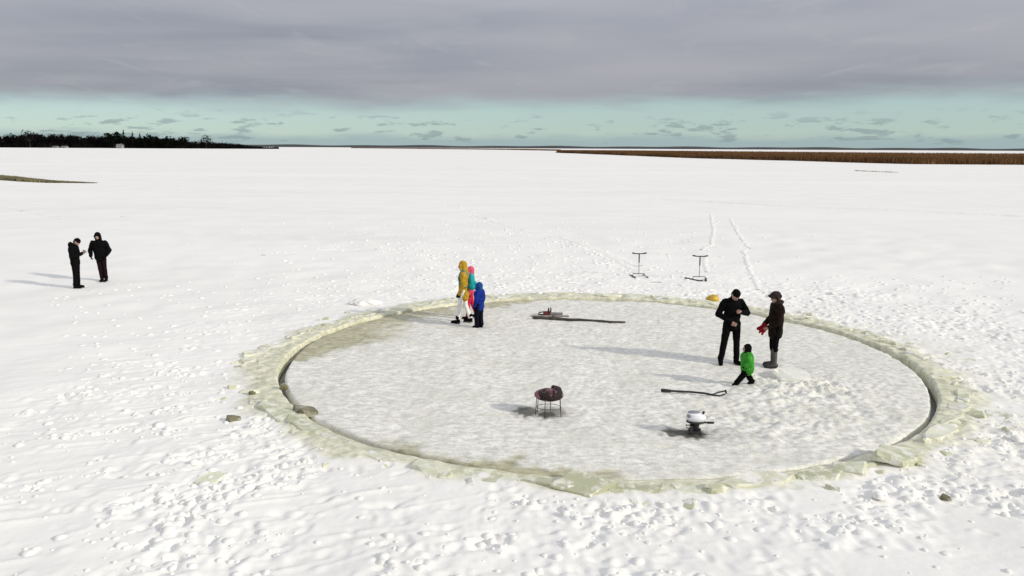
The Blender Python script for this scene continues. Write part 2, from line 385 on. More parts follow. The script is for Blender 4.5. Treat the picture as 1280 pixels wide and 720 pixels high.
spot(motor_c, .17, .17, 1.0, -.02, -.02); spot(motor_c, .20, .14, .95, -.27, .05); spot(motor_c, .5, .25, .22, .28, -.05)  # dark hole and soaked ice; patch on the left paints the cowl's shadow
zero = np.zeros(NDA+1)
def dattr(n, A): float_attr(disc, n, np.concatenate([A.ravel(), np.zeros(len(disc.data.vertices)-A.size)]))
dattr('stain', stain); dattr('wet_shade', np.clip(wet_shade, 0, 1))
DAX = np.asarray(re); 
def disc_z(x, y):
    k = np.argmin((DX-x)**2 + (DY-y)**2); return float(DZ.ravel()[k])
def ground_z(x, y): return disc_z(x, y) if math.hypot(x-CX, y-CY) < 6.95 else snow_z(x, y)
def on(px, py):
    p = g(px, py); p.z = ground_z(p.x, p.y); return p

# ------------------------------------------------------------------ broken ice slabs banked round the hole
def slab_mesh(name, rx, ry, t, n=6, jag=0.22, seed=0, mat=None):
    r_ = random.Random(seed); vs = []; bm = bmesh.new()
    angs = sorted([(k + r_.uniform(-.3, .3))*2*math.pi/n for k in range(n)])
    pts = [(rx*(1+r_.uniform(-jag, jag))*math.cos(a), ry*(1+r_.uniform(-jag, jag))*math.sin(a)) for a in angs]
    lo = [bm.verts.new((x*1.02, y*1.02, -t*.5)) for x, y in pts]
    hi = [bm.verts.new((x, y, t*.5 + r_.uniform(-.15, .15)*t)) for x, y in pts]
    bm.faces.new(hi); bm.faces.new(lo[::-1])
    for k in range(n): bm.faces.new((lo[k], lo[(k+1) % n], hi[(k+1) % n], hi[k]))
    bmesh.ops.bevel(bm, geom=list(bm.edges), offset=min(t, rx, ry)*0.22, segments=1, affect='EDGES', profile=0.6)
    bmesh.ops.subdivide_edges(bm, edges=[e for e in bm.edges if e.calc_length() > .16], cuts=1, use_grid_fill=True)
    for v in bm.verts: v.co += Vector((r_.gauss(0, 1), r_.gauss(0, 1), r_.gauss(0, .8)))*min(t, .15)*.085
    bmesh.ops.triangulate(bm, faces=list(bm.faces))
    me = bpy.data.meshes.new(name); bm.to_mesh(me); bm.free()
    if mat: me.materials.append(mat)
    return me
rim = empty('ice_rim', (CX, CY, 0)); tag(rim, kind='structure')
def child_at(o, parent):
    o.parent = parent; o.matrix_parent_inverse = Matrix.Translation(-parent.location)
meshes = [slab_mesh('ice_slab', .34*random.uniform(.7, 1.3), .22*random.uniform(.8, 1.25), random.uniform(.10, .19), random.choice((4, 5, 5, 6, 7)), .25, 100+k, M['ice'] if k % 2 else M['slab']) for k in range(26)]
flat = [slab_mesh('ice_slab', random.uniform(.45, .75), random.uniform(.17, .27), random.uniform(.12, .18), random.choice((4, 5, 6)), .16, 300+k, M['clear_ice'] if k % 2 else M['ice']) for k in range(12)]
chips = [slab_mesh('ice_chunk', random.uniform(.09, .16), random.uniform(.06, .12), random.uniform(.07, .13), random.choice((4, 5, 6)), .3, 500+k, M['ice'] if k % 2 else M['slab']) for k in range(12)]
def add_slab(me, r_, a, spin, tilt, dz, scale=1.0):
    o = bpy.data.objects.new(me.name.split('.')[0], me); COL.objects.link(o)
    x, y = CX + r_*math.cos(a), CY + r_*math.sin(a)
    o.location = (x, y, snow_z(x, y) + dz); o.rotation_euler = Euler((random.uniform(-tilt, tilt), random.uniform(-tilt, tilt), a + math.pi/2 + spin))
    o.scale = (scale, scale, scale); child_at(o, rim)
def adiff(a, c): return abs((a-c+math.pi) % (2*math.pi) - math.pi)
a = 0.0
while a < 2*math.pi:                                  # the row along the cut
    nearside = adiff(a, 4.7) < 0.95; leftside = adiff(a, 3.1) < 0.75
    hr = R_DISC + float(gap(np.array(a)))
    if nearside:
        me = random.choice(flat); add_slab(me, hr + 0.27 + random.uniform(-.03, .05), a, random.uniform(-.08, .08), .045, -0.055 + random.uniform(-.02, .02)); a += random.uniform(.11, .16)
    elif leftside:
        me = random.choice(flat); add_slab(me, hr + 0.33 + random.uniform(0, .10), a, random.uniform(-.08, .08), .04, -0.075 + random.uniform(-.01, .02)); a += random.uniform(.11, .18)
    else:
        me = random.choice(meshes); add_slab(me, hr + 0.34 + random.uniform(0, .1), a, random.uniform(-.2, .2), .07, -0.06 + random.uniform(-.025, .02)); a += random.uniform(.075, .12)
for k in range(85):                                   # the heap behind it
    a = random.uniform(0, 2*math.pi); near = adiff(a, 4.7) < 0.8
    if near and random.random() < 0.85: continue
    w = float(ang_interp(np.array(a), [(0, 1.2), (1.57, .9), (3.14, 1.2), (4.71, .5)]))
    add_slab(random.choice(meshes), R_DISC + .6 + random.random()**1.3*w*.75, a, random.uniform(-1, 1), .10, -0.075 + random.uniform(-.02, .02), random.uniform(.6, 1.05))
for k in range(60):
    a = random.choice((random.uniform(-1.0, 1.3), random.uniform(0, 2*math.pi), random.uniform(2.2, 4.2)))
    w = float(ang_interp(np.array(a), [(0, 2.2), (1.57, .9), (3.14, 1.2), (4.71, .7), (5.6, 1.3)]))
    add_slab(random.choice(chips), R_DISC + .5 + random.random()**1.8*w*.7, a, random.uniform(-2, 2), .3, random.uniform(-.045, -.01), random.uniform(.6, 1.2))

def solo_slab(name, label, cat, p, rx, ry, t, rot, mat, n=6, jag=.15, seed=1, dz=0.0):
    o = bpy.data.objects.new(name, slab_mesh(name, rx, ry, t, n, jag, seed, mat)); COL.objects.link(o)
    o.location = (p.x, p.y, p.z + dz); o.rotation_euler = rot; tag(o, label, cat); return o
solo_slab('ice_slab', 'diamond shaped olive ice slab tipped up on the near rim of the hole', 'ice slab', on(727, 608), .50, .36, .11, (R(10), R(-3), R(8)), M['clear_ice'], 4, .08, 3, .01)
solo_slab('ice_slab', 'largest pale yellow ice slab leaning on the right near rim', 'ice slab', on(1122, 574), .55, .30, .14, (R(10), R(8), R(38)), M['clear_ice'], 5, .12, 5, .03)
solo_slab('ice_slab', 'upright grey green ice slab wedged left of the largest leaning slab', 'ice slab', on(1062, 588), .32, .24, .13, (R(8), R(-14), R(20)), M['clear_ice'], 4, .1, 8, .01)
solo_slab('ice_slab', 'small square olive ice block set in the near rim below the outboard motor', 'ice slab', on(894, 612), .22, .15, .16, (R(6), 0, R(3)), M['clear_ice'], 4, .06, 12, .0)
solo_slab('ice_slab', 'thick frosted ice slab lying on the disc beside the brown jacketed person', 'ice slab', on(992, 472), .46, .50, .16, (R(4), R(6), R(-14)), M['white_ice'], 6, .12, 21, .0)
solo_slab('ice_chip', 'lone olive ice chip on snow left of the rim', 'ice chunk', on(292, 524), .17, .11, .08, (R(10), R(8), R(4)), M['dirty_ice'], 5, .2, 31, .02)
solo_slab('ice_chunk', 'bright lime yellow ice lump on the lower left snow', 'ice chunk', on(262, 598), .24, .20, .08, (R(4), R(-6), R(12)), M['lime_ice'], 8, .12, 33, -.005)
solo_slab('ice_chunk', 'small olive ice chunk on trampled snow at lower right', 'ice chunk', on(1182, 622), .09, .08, .11, (R(14), R(10), R(30)), M['dirty_ice'], 5, .2, 35, .01)
solo_slab('ice_chunk', 'dark wetted ice chunk at the lower left edge of the disc', 'ice chunk', on(381, 515), .26, .20, .13, (R(-4), R(8), R(-24)), M['dirty_ice'], 4, .15, 37, .0)
solo_slab('ice_chunk', 'small dark ice nub at the leftmost edge of the disc', 'ice chunk', on(355, 487), .09, .09, .10, (0, R(8), R(10)), M['dirty_ice'], 5, .2, 39, .02)
solo_slab('ice_chunk', 'tiny dark ice lump on the left bank of slush', 'ice chunk', on(315, 494), .07, .06, .09, (R(5), R(8), R(40)), M['dirty_ice'], 5, .2, 41, .02)

# ------------------------------------------------------------------ loose snow: clods, tracks, a shovelled heap
def clod_field(name, items, kind='stuff'):
    """items: (x, y, size, height) -> low rounded snow lumps, one mesh"""
    Vv, Ff = [], []
    for (x, y, s_, h_) in items:
        o_ = len(Vv); z = snow_z(x, y); n = 7; ph = random.uniform(0, 6)
        for ring, (rad, zz) in enumerate(((1.0, -0.03), (0.75, .55*h_), (0.35, .95*h_))):
            for k in range(n):
                aa = ph + 2*math.pi*k/n; q = s_*rad*(1+random.uniform(-.22, .22))
                Vv.append((x+q*math.cos(aa), y+q*math.sin(aa), z+zz))
        Vv.append((x, y, z+h_))
        for r0 in range(2):
            for k in range(n): Ff.append((o_+r0*n+k, o_+r0*n+(k+1) % n, o_+(r0+1)*n+(k+1) % n, o_+(r0+1)*n+k))
        for k in range(n): Ff.append((o_+2*n+k, o_+2*n+(k+1) % n, o_+3*n))
    o = mesh_obj(name, Vv, Ff, M['snow'], smooth=True); tag(o, kind=kind); return o
def along(pts, step, jit):
    P = [g(*p) for p in pts]; res = []
    for p, q in zip(P, P[1:]):
        L = (q-p).length
        for k in range(max(1, int(L/step))):
            c = p.lerp(q, (k+random.random()*.6)/max(1, int(L/step))); res.append((c.x+random.gauss(0, jit), c.y+random.gauss(0, jit)))
    return res
items = []; TRACKS = []
for tr in ([(889, 268), (892, 290), (888, 305), (878, 312)], [(913, 273), (922, 290), (932, 305), (938, 310)], [(931, 312), (934, 330), (945, 350), (950, 362)], [(880, 318), (884, 340)]):
    TRACKS.append(tr)
for tr in ([(560, 255), (640, 290), (720, 305), (790, 345)], [(600, 330), (480, 300), (330, 318)], [(700, 300), (760, 330), (860, 348)]):
    for (x, y) in along(tr, .55, .5): items.append((x, y, random.uniform(.07, .16), random.uniform(.02, .045)))
for k in range(650):
    px, py = random.gauss(640, 150), random.uniform(268, 368)
    p = g(px, py); items.append((p.x, p.y, random.uniform(.05, .14), random.uniform(.012, .035)))
for k in range(200):
    px, py = random.uniform(60, 420), random.uniform(350, 470); p = g(px, py)
    if math.hypot(p.x-CX, p.y-CY) > 8.6: items.append((p.x, p.y, random.uniform(.05, .12), random.uniform(.01, .03)))
for k in range(300):
    px, py = random.uniform(960, 1290), random.uniform(345, 430); p = g(px, py)
    if math.hypot(p.x-CX, p.y-CY) > 8.4: items.append((p.x, p.y, random.uniform(.05, .13), random.uniform(.01, .03)))
# crisp clods kicked up in the foreground
for k in range(15000):
    x, y = random.uniform(-9, 14), random.uniform(7.6, 17)
    if math.hypot(x-CX, y-CY) < 7.75: continue
    dn = float(tram[int((y-Y0)/RES), int((x-X0)/RES)])
    if random.random() > 0.03 + 0.45*dn**1.7: continue
    s_ = .022 + .055*random.random()**3; items.append((x, y, s_*random.uniform(1.0, 1.5), s_*random.uniform(.35, .75)))
for (x, y, sp, n) in [(random.uniform(-9, -2.5), random.uniform(8.5, 17), random.uniform(.12, .4), random.randint(3, 12)) for q in range(75)]:
    if math.hypot(x-CX, y-CY) < 9: continue
    for k in range(n):
        s_ = .02 + .06*random.random()**2; f = random.gauss(0, 1)
        items.append((x+f*sp*1.2, y+f*sp*.55+random.gauss(0, .06), s_*1.3, s_*random.uniform(.35, .7)))
clod_field('snow_clods', items)
def ridge(name, pts_px, wd, hh):
    P = [Vector((x, y, 0)) for x, y in along(pts_px, .22, .05)]; vv, ff = [], []
    for k, p in enumerate(P):
        d_ = (P[min(k+1, len(P)-1)]-P[max(k-1, 0)]).normalized(); n_ = Vector((-d_.y, d_.x, 0)); z = snow_z(p.x, p.y); w = wd*random.uniform(.6, 1.3)
        for (o_, zz) in ((-1, -.02), (-.45, hh*random.uniform(.4, 1)), (0, hh*random.uniform(.2, .7)), (.45, hh*random.uniform(.4, 1)), (1, -.02)):
            q = p+n_*o_*w; vv.append((q.x, q.y, z+zz))
    for k in range(len(P)-1):
        for q in range(4): ff.append((5*k+q, 5*k+q+1, 5*k+6+q, 5*k+5+q))
    tag(mesh_obj(name, vv, ff, M['snow'], smooth=True), kind='stuff')
for tr in TRACKS: ridge('foot_track', tr, .15, .034)
for tr, wd in (([(470, 311), (560, 304), (672, 299)], .30), ([(330, 319), (420, 310), (560, 319)], .25), ([(590, 268), (660, 289), (720, 301), (800, 333)], .30), ([(-20, 252), (80, 274), (190, 269), (335, 259)], .40), ([(700, 296), (760, 318), (820, 352)], .25), ([(1020, 372), (1120, 380), (1290, 386)], .2)):
    ridge('worn_trail', tr, wd, .028)
# a straight ski track far out: two furrow ridges of pushed-up snow
rv, rf = [], []
A_, B_ = g(800, 249), g(1300, 273); D_ = (B_-A_).normalized(); N_ = Vector((-D_.y, D_.x, 0)); L_ = (B_-A_).length
for off in (0.0, 0.55):
    nseg = 160; o_ = len(rv)
    for k in range(nseg+1):
        c = A_ + D_*(L_*k/nseg) + N_*(off + 0.25*math.sin(k*.06) + random.uniform(-.03, .03)); z = snow_z(c.x, c.y); hh = random.uniform(.05, .12)
        rv += [tuple(c-N_*.16+Vector((0, 0, z-.02))), tuple(c+Vector((0, 0, z+hh))), tuple(c+N_*.16+Vector((0, 0, z-.02)))]
    for k in range(nseg):
        for q in range(2): rf.append((o_+3*k+q, o_+3*k+q+1, o_+3*k+q+4, o_+3*k+q+3))
tag(mesh_obj('ski_track', rv, rf, M['snow'], smooth=True), kind='stuff')
def heap(name, label, p, rx, ry, h, seed):
    r_ = random.Random(seed); bm = bmesh.new(); bmesh.ops.create_icosphere(bm, subdivisions=4, radius=1)
    for v in bm.verts:
        n = v.co.copy(); k = 1 + .16*math.sin(5*n.x+seed)*math.sin(6*n.y+1)+.12*math.sin(11*n.x+9*n.z+2)*math.sin(10*n.y) + r_.uniform(-.03, .03)
        v.co = Vector((n.x*rx*k, n.y*ry*k, n.z*h*k))
    me = bpy.data.meshes.new(name); bm.to_mesh(me); bm.free(); me.materials.append(M['snow'])
    me.polygons.foreach_set('use_smooth', [True]*len(me.polygons))
    o = bpy.data.objects.new(name, me); COL.objects.link(o); o.location = p; tag(o, label, 'snow heap'); return o
heap('snow_heap', 'low heap of bright shovelled snow behind the left rim of the disc', on(456, 379), .45, .28, .15, 3)

# ------------------------------------------------------------------ far shore: reeds, woods, houses
M['reed'] = simple('dry_reed', (0.17, 0.092, 0.040), 0.95, scale=0.03, col2=(0.10, 0.052, 0.024), spec=0.05)
M['reed_pale'] = simple('dry_sedge', (0.22, 0.19, 0.10), 0.9, scale=0.3, col2=(0.12, 0.11, 0.06))
M['bark'] = simple('dark_bark', (0.030, 0.024, 0.020), 0.95, scale=3)
M['needles'] = simple('spruce_needles', (0.006, 0.008, 0.005), 0.95, scale=.6, col2=(0.0025, 0.0035, 0.0025), spec=0.03)
M['twigs'] = simple('bare_twigs', (0.008, 0.0065, 0.006), 0.95, scale=.1, col2=(0.004, 0.0035, 0.0035), spec=0.03)
M['far_wood'] = simple('far_wood', (0.035, 0.036, 0.040), 0.95, scale=.01, col2=(0.02, 0.021, 0.025))
def reed_bed(name, front_px, depth, h, n, width, mat):
    """front_px: pixels of the near edge on the ice; blades fill the strip behind it"""
    F = [g(*p) for p in front_px]; Vv = np.zeros((n*3, 3)); seg = [(q-p).length for p, q in zip(F, F[1:])]; cum = np.r_[0, np.cumsum(seg)]
    t = rng.random(n)*cum[-1]; k = np.clip(np.searchsorted(cum, t)-1, 0, len(seg)-1)
    P = np.array([(p.x, p.y) for p in F]); f = (t-cum[k])/np.array(seg)[k]
    base = P[k]*(1-f)[:, None] + P[k+1]*f[:, None]
    dep = np.interp(t/cum[-1], np.linspace(0, 1, len(depth)), depth)
    r2 = rng.random(n)**1.6; back = base/np.linalg.norm(base, axis=1)[:, None]
    c = base + back*(r2*dep)[:, None] + rng.normal(0, width*1.5, (n, 2))
    hh = h*(0.78 + 0.26*rng.random(n))*np.clip(0.12 + dep/(0.35*max(depth)), 0, 1); an = rng.random(n)*math.pi; w = width*(0.5+rng.random(n))
    lean = rng.normal(0, .12, (n, 2))*h
    for q, s_ in ((0, -1), (1, 1)):
        Vv[q::3, 0] = c[:, 0]+s_*w*np.cos(an); Vv[q::3, 1] = c[:, 1]+s_*w*np.sin(an); Vv[q::3, 2] = -0.05
    Vv[2::3, :2] = c + lean; Vv[2::3, 2] = hh
    o = fast_mesh(name, Vv, np.arange(n*3).reshape(-1, 3), mat, smooth=False); tag(o, kind='stuff'); return o
reed_bed('reed_bed', [(697, 191.0), (760, 193.4), (860, 197.6), (1000, 201.3), (1140, 205.2), (1300, 206.3), (1700, 210)], [200, 380, 520, 600, 620, 620], 2.1, 150000, 0.30, M['reed'])
reed_bed('reed_bed', [(440, 185.2), (560, 186.5), (640, 187.4), (700, 188.6)], [200, 300, 300, 200], 2.0, 12000, 0.9, M['reed'])
reed_bed('sedge_spit', [(-200, 221), (-60, 223.5), (0, 225.0), (32, 227.0), (62, 228.2), (118, 228.6)], [30, 26, 18, 12, 7, 0.3], 0.45, 16000, 0.10, M['reed_pale'])
reed_bed('reed_tuft', [(1068, 213.6), (1090, 214.6), (1122, 215.8)], [2, 2, 1], 0.22, 260, 0.05, M['reed_pale'])

def tree_faces(kind, h, w, r_, n):
    """leaf-clump triangles and a trunk with limbs, base at the origin"""
    cv, cf, tv, tf = [], [], [], []
    def limb(p, q, ra, rb):
        o_ = len(tv); d_ = (q-p).normalized(); u = d_.orthogonal().normalized(); v_ = d_.cross(u)
        for (c, rad) in ((p, ra), (q, rb)):
            for k in range(5):
                aa = k*2*math.pi/5; tv.append(c+u*rad*math.cos(aa)+v_*rad*math.sin(aa))
        for k in range(5): tf.append((o_+k, o_+(k+1) % 5, o_+5+(k+1) % 5, o_+5+k))
    limb(Vector((0, 0, -.3)), Vector((r_.uniform(-.03, .03)*h, 0, h*(.95 if kind == 'spruce' else .62))), h*.018+.08, h*.004+.03)
    if kind != 'spruce':
        for k in range(9 if kind == 'bare' else 6):
            z = h*r_.uniform(.3, .6); aa = r_.uniform(0, 6.28); q = Vector((math.cos(aa)*w*.45, math.sin(aa)*w*.45, z+h*r_.uniform(.15, .35)))
            limb(Vector((0, 0, z)), q, h*.008+.03, .03)
    for k in range(n):
        if kind == 'spruce':
            z = r_.random()**.8; rad = w*.5*(1-z)*(.75+.35*math.sin(z*40+r_.uniform(0, 1)))*math.sqrt(r_.uniform(.25, 1)); z = .06+z*.94
            aa = r_.uniform(0, 6.28); c = Vector((rad*math.cos(aa), rad*math.sin(aa), z*h-.12*rad)); s_ = w*.13*(1.25-z)
        else:
            while True:
                c = Vector((r_.uniform(-1, 1), r_.uniform(-1, 1), r_.uniform(-1, 1)))
                if .25 < c.length < 1: break
            lob = 1+.25*math.sin(4*c.x+h)*math.sin(5*c.z+w)
            c = Vector((c.x*w*.5*lob, c.y*w*.5*lob, h*.60+c.z*h*.40*lob)); s_ = w*(.13 if kind != 'bare' else .05)
        o_ = len(cv)
        for q in range(3):
            v_ = Vector((r_.gauss(0, 1), r_.gauss(0, 1), r_.gauss(0, 1)*.8)).normalized()*s_*r_.uniform(.7, 1.4)
            if kind == 'bare' and q == 2: v_ *= 3.2
            cv.append(c+v_)
        cf.append((o_, o_+1, o_+2))
    return cv, cf, tv, tf
def far_pt(px, D):
    dirx = (px-640)/FPX; k = math.sqrt(1+dirx*dirx); return Vector((dirx*D, D, 0))
# the wood on the left shore: reads as one mass
def wood(name, prof, D0, D1, n, mat, px_tree, r_):
    Vv, Ff = [], []
    xs = [p[0] for p in prof]; hs = [p[1] for p in prof]
    for k in range(n):
        px = r_.uniform(xs[0], xs[-1]); D = r_.uniform(D0, D1); hp = np.interp(px, xs, hs)
        if hp < 0.4: continue
        h = hp*D0/FPX*r_.uniform(.82, 1.0); w = h*r_.uniform(.42, .7)
        kind = 'spruce' if r_.random() < .22 else 'round'
        cv, cf, tv, tf = tree_faces(kind, h, w, r_, px_tree)
        p = far_pt(px, D); o_ = len(Vv)
        Vv += [v+p for v in cv]; Ff += [tuple(i_+o_ for i_ in f) for f in cf]
        o_ = len(Vv); Vv += [v+p for v in tv]; Ff += [tuple(i_+o_ for i_ in f) for f in tf]
        for q in range(14):                      # undergrowth closing the foot of the wood
            c = p+Vector((r_.gauss(0, w*.6), r_.gauss(0, w*.4), 0)); o_ = len(Vv); s_ = h*.16
            Vv += [c+Vector((-s_, r_.uniform(-s_, s_), 0)), c+Vector((s_, r_.uniform(-s_, s_), 0)), c+Vector((r_.uniform(-s_, s_), 0, s_*2.6))]; Ff.append((o_, o_+1, o_+2))
    o = mesh_obj(name, Vv, Ff, mat); tag(o, kind='stuff'); return o
rw = random.Random(5)
wood('shore_wood', [(-260, 17), (0, 15.5), (30, 17), (48, 18.6), (80, 18.4), (110, 15.8), (145, 16.2), (170, 16), (200, 12.5), (232, 11), (270, 8.8), (298, 7.4), (318, 4.0), (345, 2.4), (352, 2)], 1290, 1400, 900, M['twigs'], 120, rw)
wood('far_shore_wood', [(-400, 2.4), (300, 2.4), (500, 2.2), (640, 2.0), (760, 1.8), (900, 1.6), (1030, 2.3), (1100, 1.6), (1200, 2.5), (1290, 2.4), (1700, 2.2)], 4300, 4600, 1000, M['far_wood'], 16, rw)
def shore(name, x0, x1, D, depth, h, mat):
    Vv, Ff = [], []; n = 240; r_ = random.Random(2)
    for k in range(n+1):
        px = x0+(x1-x0)*k/n; hh = h(px)*(1+.25*math.sin(k*.7)*math.sin(k*.23+1))
        for (dd, z) in ((0, -.5), (depth*.2, hh*.7), (depth*.6, hh), (depth, -.5)):
            p = far_pt(px, D+dd); Vv.append((p.x, p.y, z))
    for k in range(n):
        for q in range(3): Ff.append((4*k+q, 4*k+4+q, 4*k+5+q, 4*k+1+q))
    return tag(mesh_obj(name, Vv, Ff, mat), kind='structure')
M['shore_soil'] = simple('shore_scrub', (0.007, 0.006, 0.0055), .95, scale=.02, col2=(0.004, 0.0035, 0.0035), spec=0.03)
shore('shore_land', -400, 352, 1300, 130, lambda px: 14.0*float(np.interp(px, [-400, 180, 230, 300, 330, 420], [1, 1, .7, .5, .22, .1])), M['shore_soil'])
shore('far_shore', -800, 2100, 3700, 500, lambda px: 11.0, M['far_wood'])
def tree(label, kind, px, D, hpx, wpx, mat, n, seed, name):
    r_ = random.Random(seed); h = hpx*1.06*D/FPX; w = wpx*1.25*D/FPX; cv, cf, tv, tf = tree_faces(kind, h, w, r_, n)
    t = empty(name, far_pt(px, D)); mesh_obj('trunk', tv, tf, M['bark'], t); mesh_obj('crown', cv, cf, mat, t)
    tag(t, label, 'tree', 'dark trees standing out of the far shore wood'); return t
tree('broad rounded dark spruce just left of the tallest one on the far shore', 'round', 149, 1270, 17.5, 15, M['needles'], 300, 1, 'pine_tree')
tree('tallest dark spruce of the far shore wood', 'spruce', 162, 1270, 21.5, 11, M['needles'], 320, 2, 'spruce_tree')
tree('second dark spruce, just right of the tallest one on the far shore', 'spruce', 173, 1270, 19.5, 10, M['needles'], 300, 3, 'spruce_tree')
tree('third and shorter dark spruce right of the tallest one on the far shore', 'spruce', 182, 1270, 17.5, 10, M['needles'], 300, 4, 'spruce_tree')
tree('wide low dark pine in the middle of the far shore wood', 'round', 196, 1270, 13.5, 20, M['needles'], 300, 5, 'pine_tree')
tree('low rounded dark pine left of the separate rounded tree on the far shore', 'round', 217, 1270, 12.5, 16, M['needles'], 300, 6, 'pine_tree')
tree('separate rounded dark tree with a pale gap at its left, far shore', 'round', 234, 1270, 13.5, 11, M['needles'], 320, 7, 'pine_tree')
tree('bare leafless tree rising above the low right end of the far wood', 'bare', 263, 1270, 16, 13, M['twigs'], 200, 8, 'bare_tree')
tree('spreading bare tree above the left part of the far wood', 'bare', 46, 1275, 20.5, 15, M['twigs'], 200, 9, 'bare_tree')
M['white_wall'] = simple('white_render', (0.26, 0.26, 0.26), 0.8, scale=.5); M['roof'] = simple('grey_roof', (0.16, 0.16, 0.17), 0.7, scale=.8)
M['glass'] = simple('dark_glass', (0.03, 0.035, 0.04), 0.15, scale=1)
def box_vf(x0, x1, y0, y1, z0, z1):
    v = [(x, y, z) for z in (z0, z1) for y in (y0, y1) for x in (x0, x1)]
    return v, [(0, 2, 3, 1), (4, 5, 7, 6), (0, 1, 5, 4), (2, 6, 7, 3), (0, 4, 6, 2), (1, 3, 7, 5)]
def house(label, px, D, w, h, d_):
    t = empty('house', far_pt(px, D)); tag(t, label, 'house')
    mesh_obj('wall', *box_vf(-w/2, w/2, 0, d_, 0, h), M['white_wall'], t)
    rv_ = [(-w/2-.3, -.4, h), (w/2+.3, -.4, h), (w/2+.3, d_+.4, h), (-w/2-.3, d_+.4, h), (-w/2-.3, d_/2, h*1.55), (w/2+.3, d_/2, h*1.55)]
    ro = mesh_obj('roof', rv_, [(0, 1, 5, 4), (2, 3, 4, 5), (0, 4, 3), (1, 2, 5), (3, 2, 1, 0)], M['roof'], t)
    mesh_obj('chimney', *box_vf(w*.2, w*.2+.7, d_/2-.3, d_/2+.4, h*1.3, h*1.85), M['roof'], ro)
    mesh_obj('door', *box_vf(-.5, .5, -.06, 0.05, 0, 2.1), M['bark'], t)
    for s_ in (-.32, .32): mesh_obj('window', *box_vf(w*s_-.6, w*s_+.6, -.05, .05, 1.0, 2.3), M['glass'], t)
house('small pale house at the foot of the tallest far spruce trees', 155, 1240, 8.5, 4.2, 8)
house('left one of two low pale sheds before the left part of far wood', 76, 1245, 7.5, 1.9, 6)
house('right one of two low pale sheds before the left part of far wood', 87, 1245, 8.5, 2.0, 6)

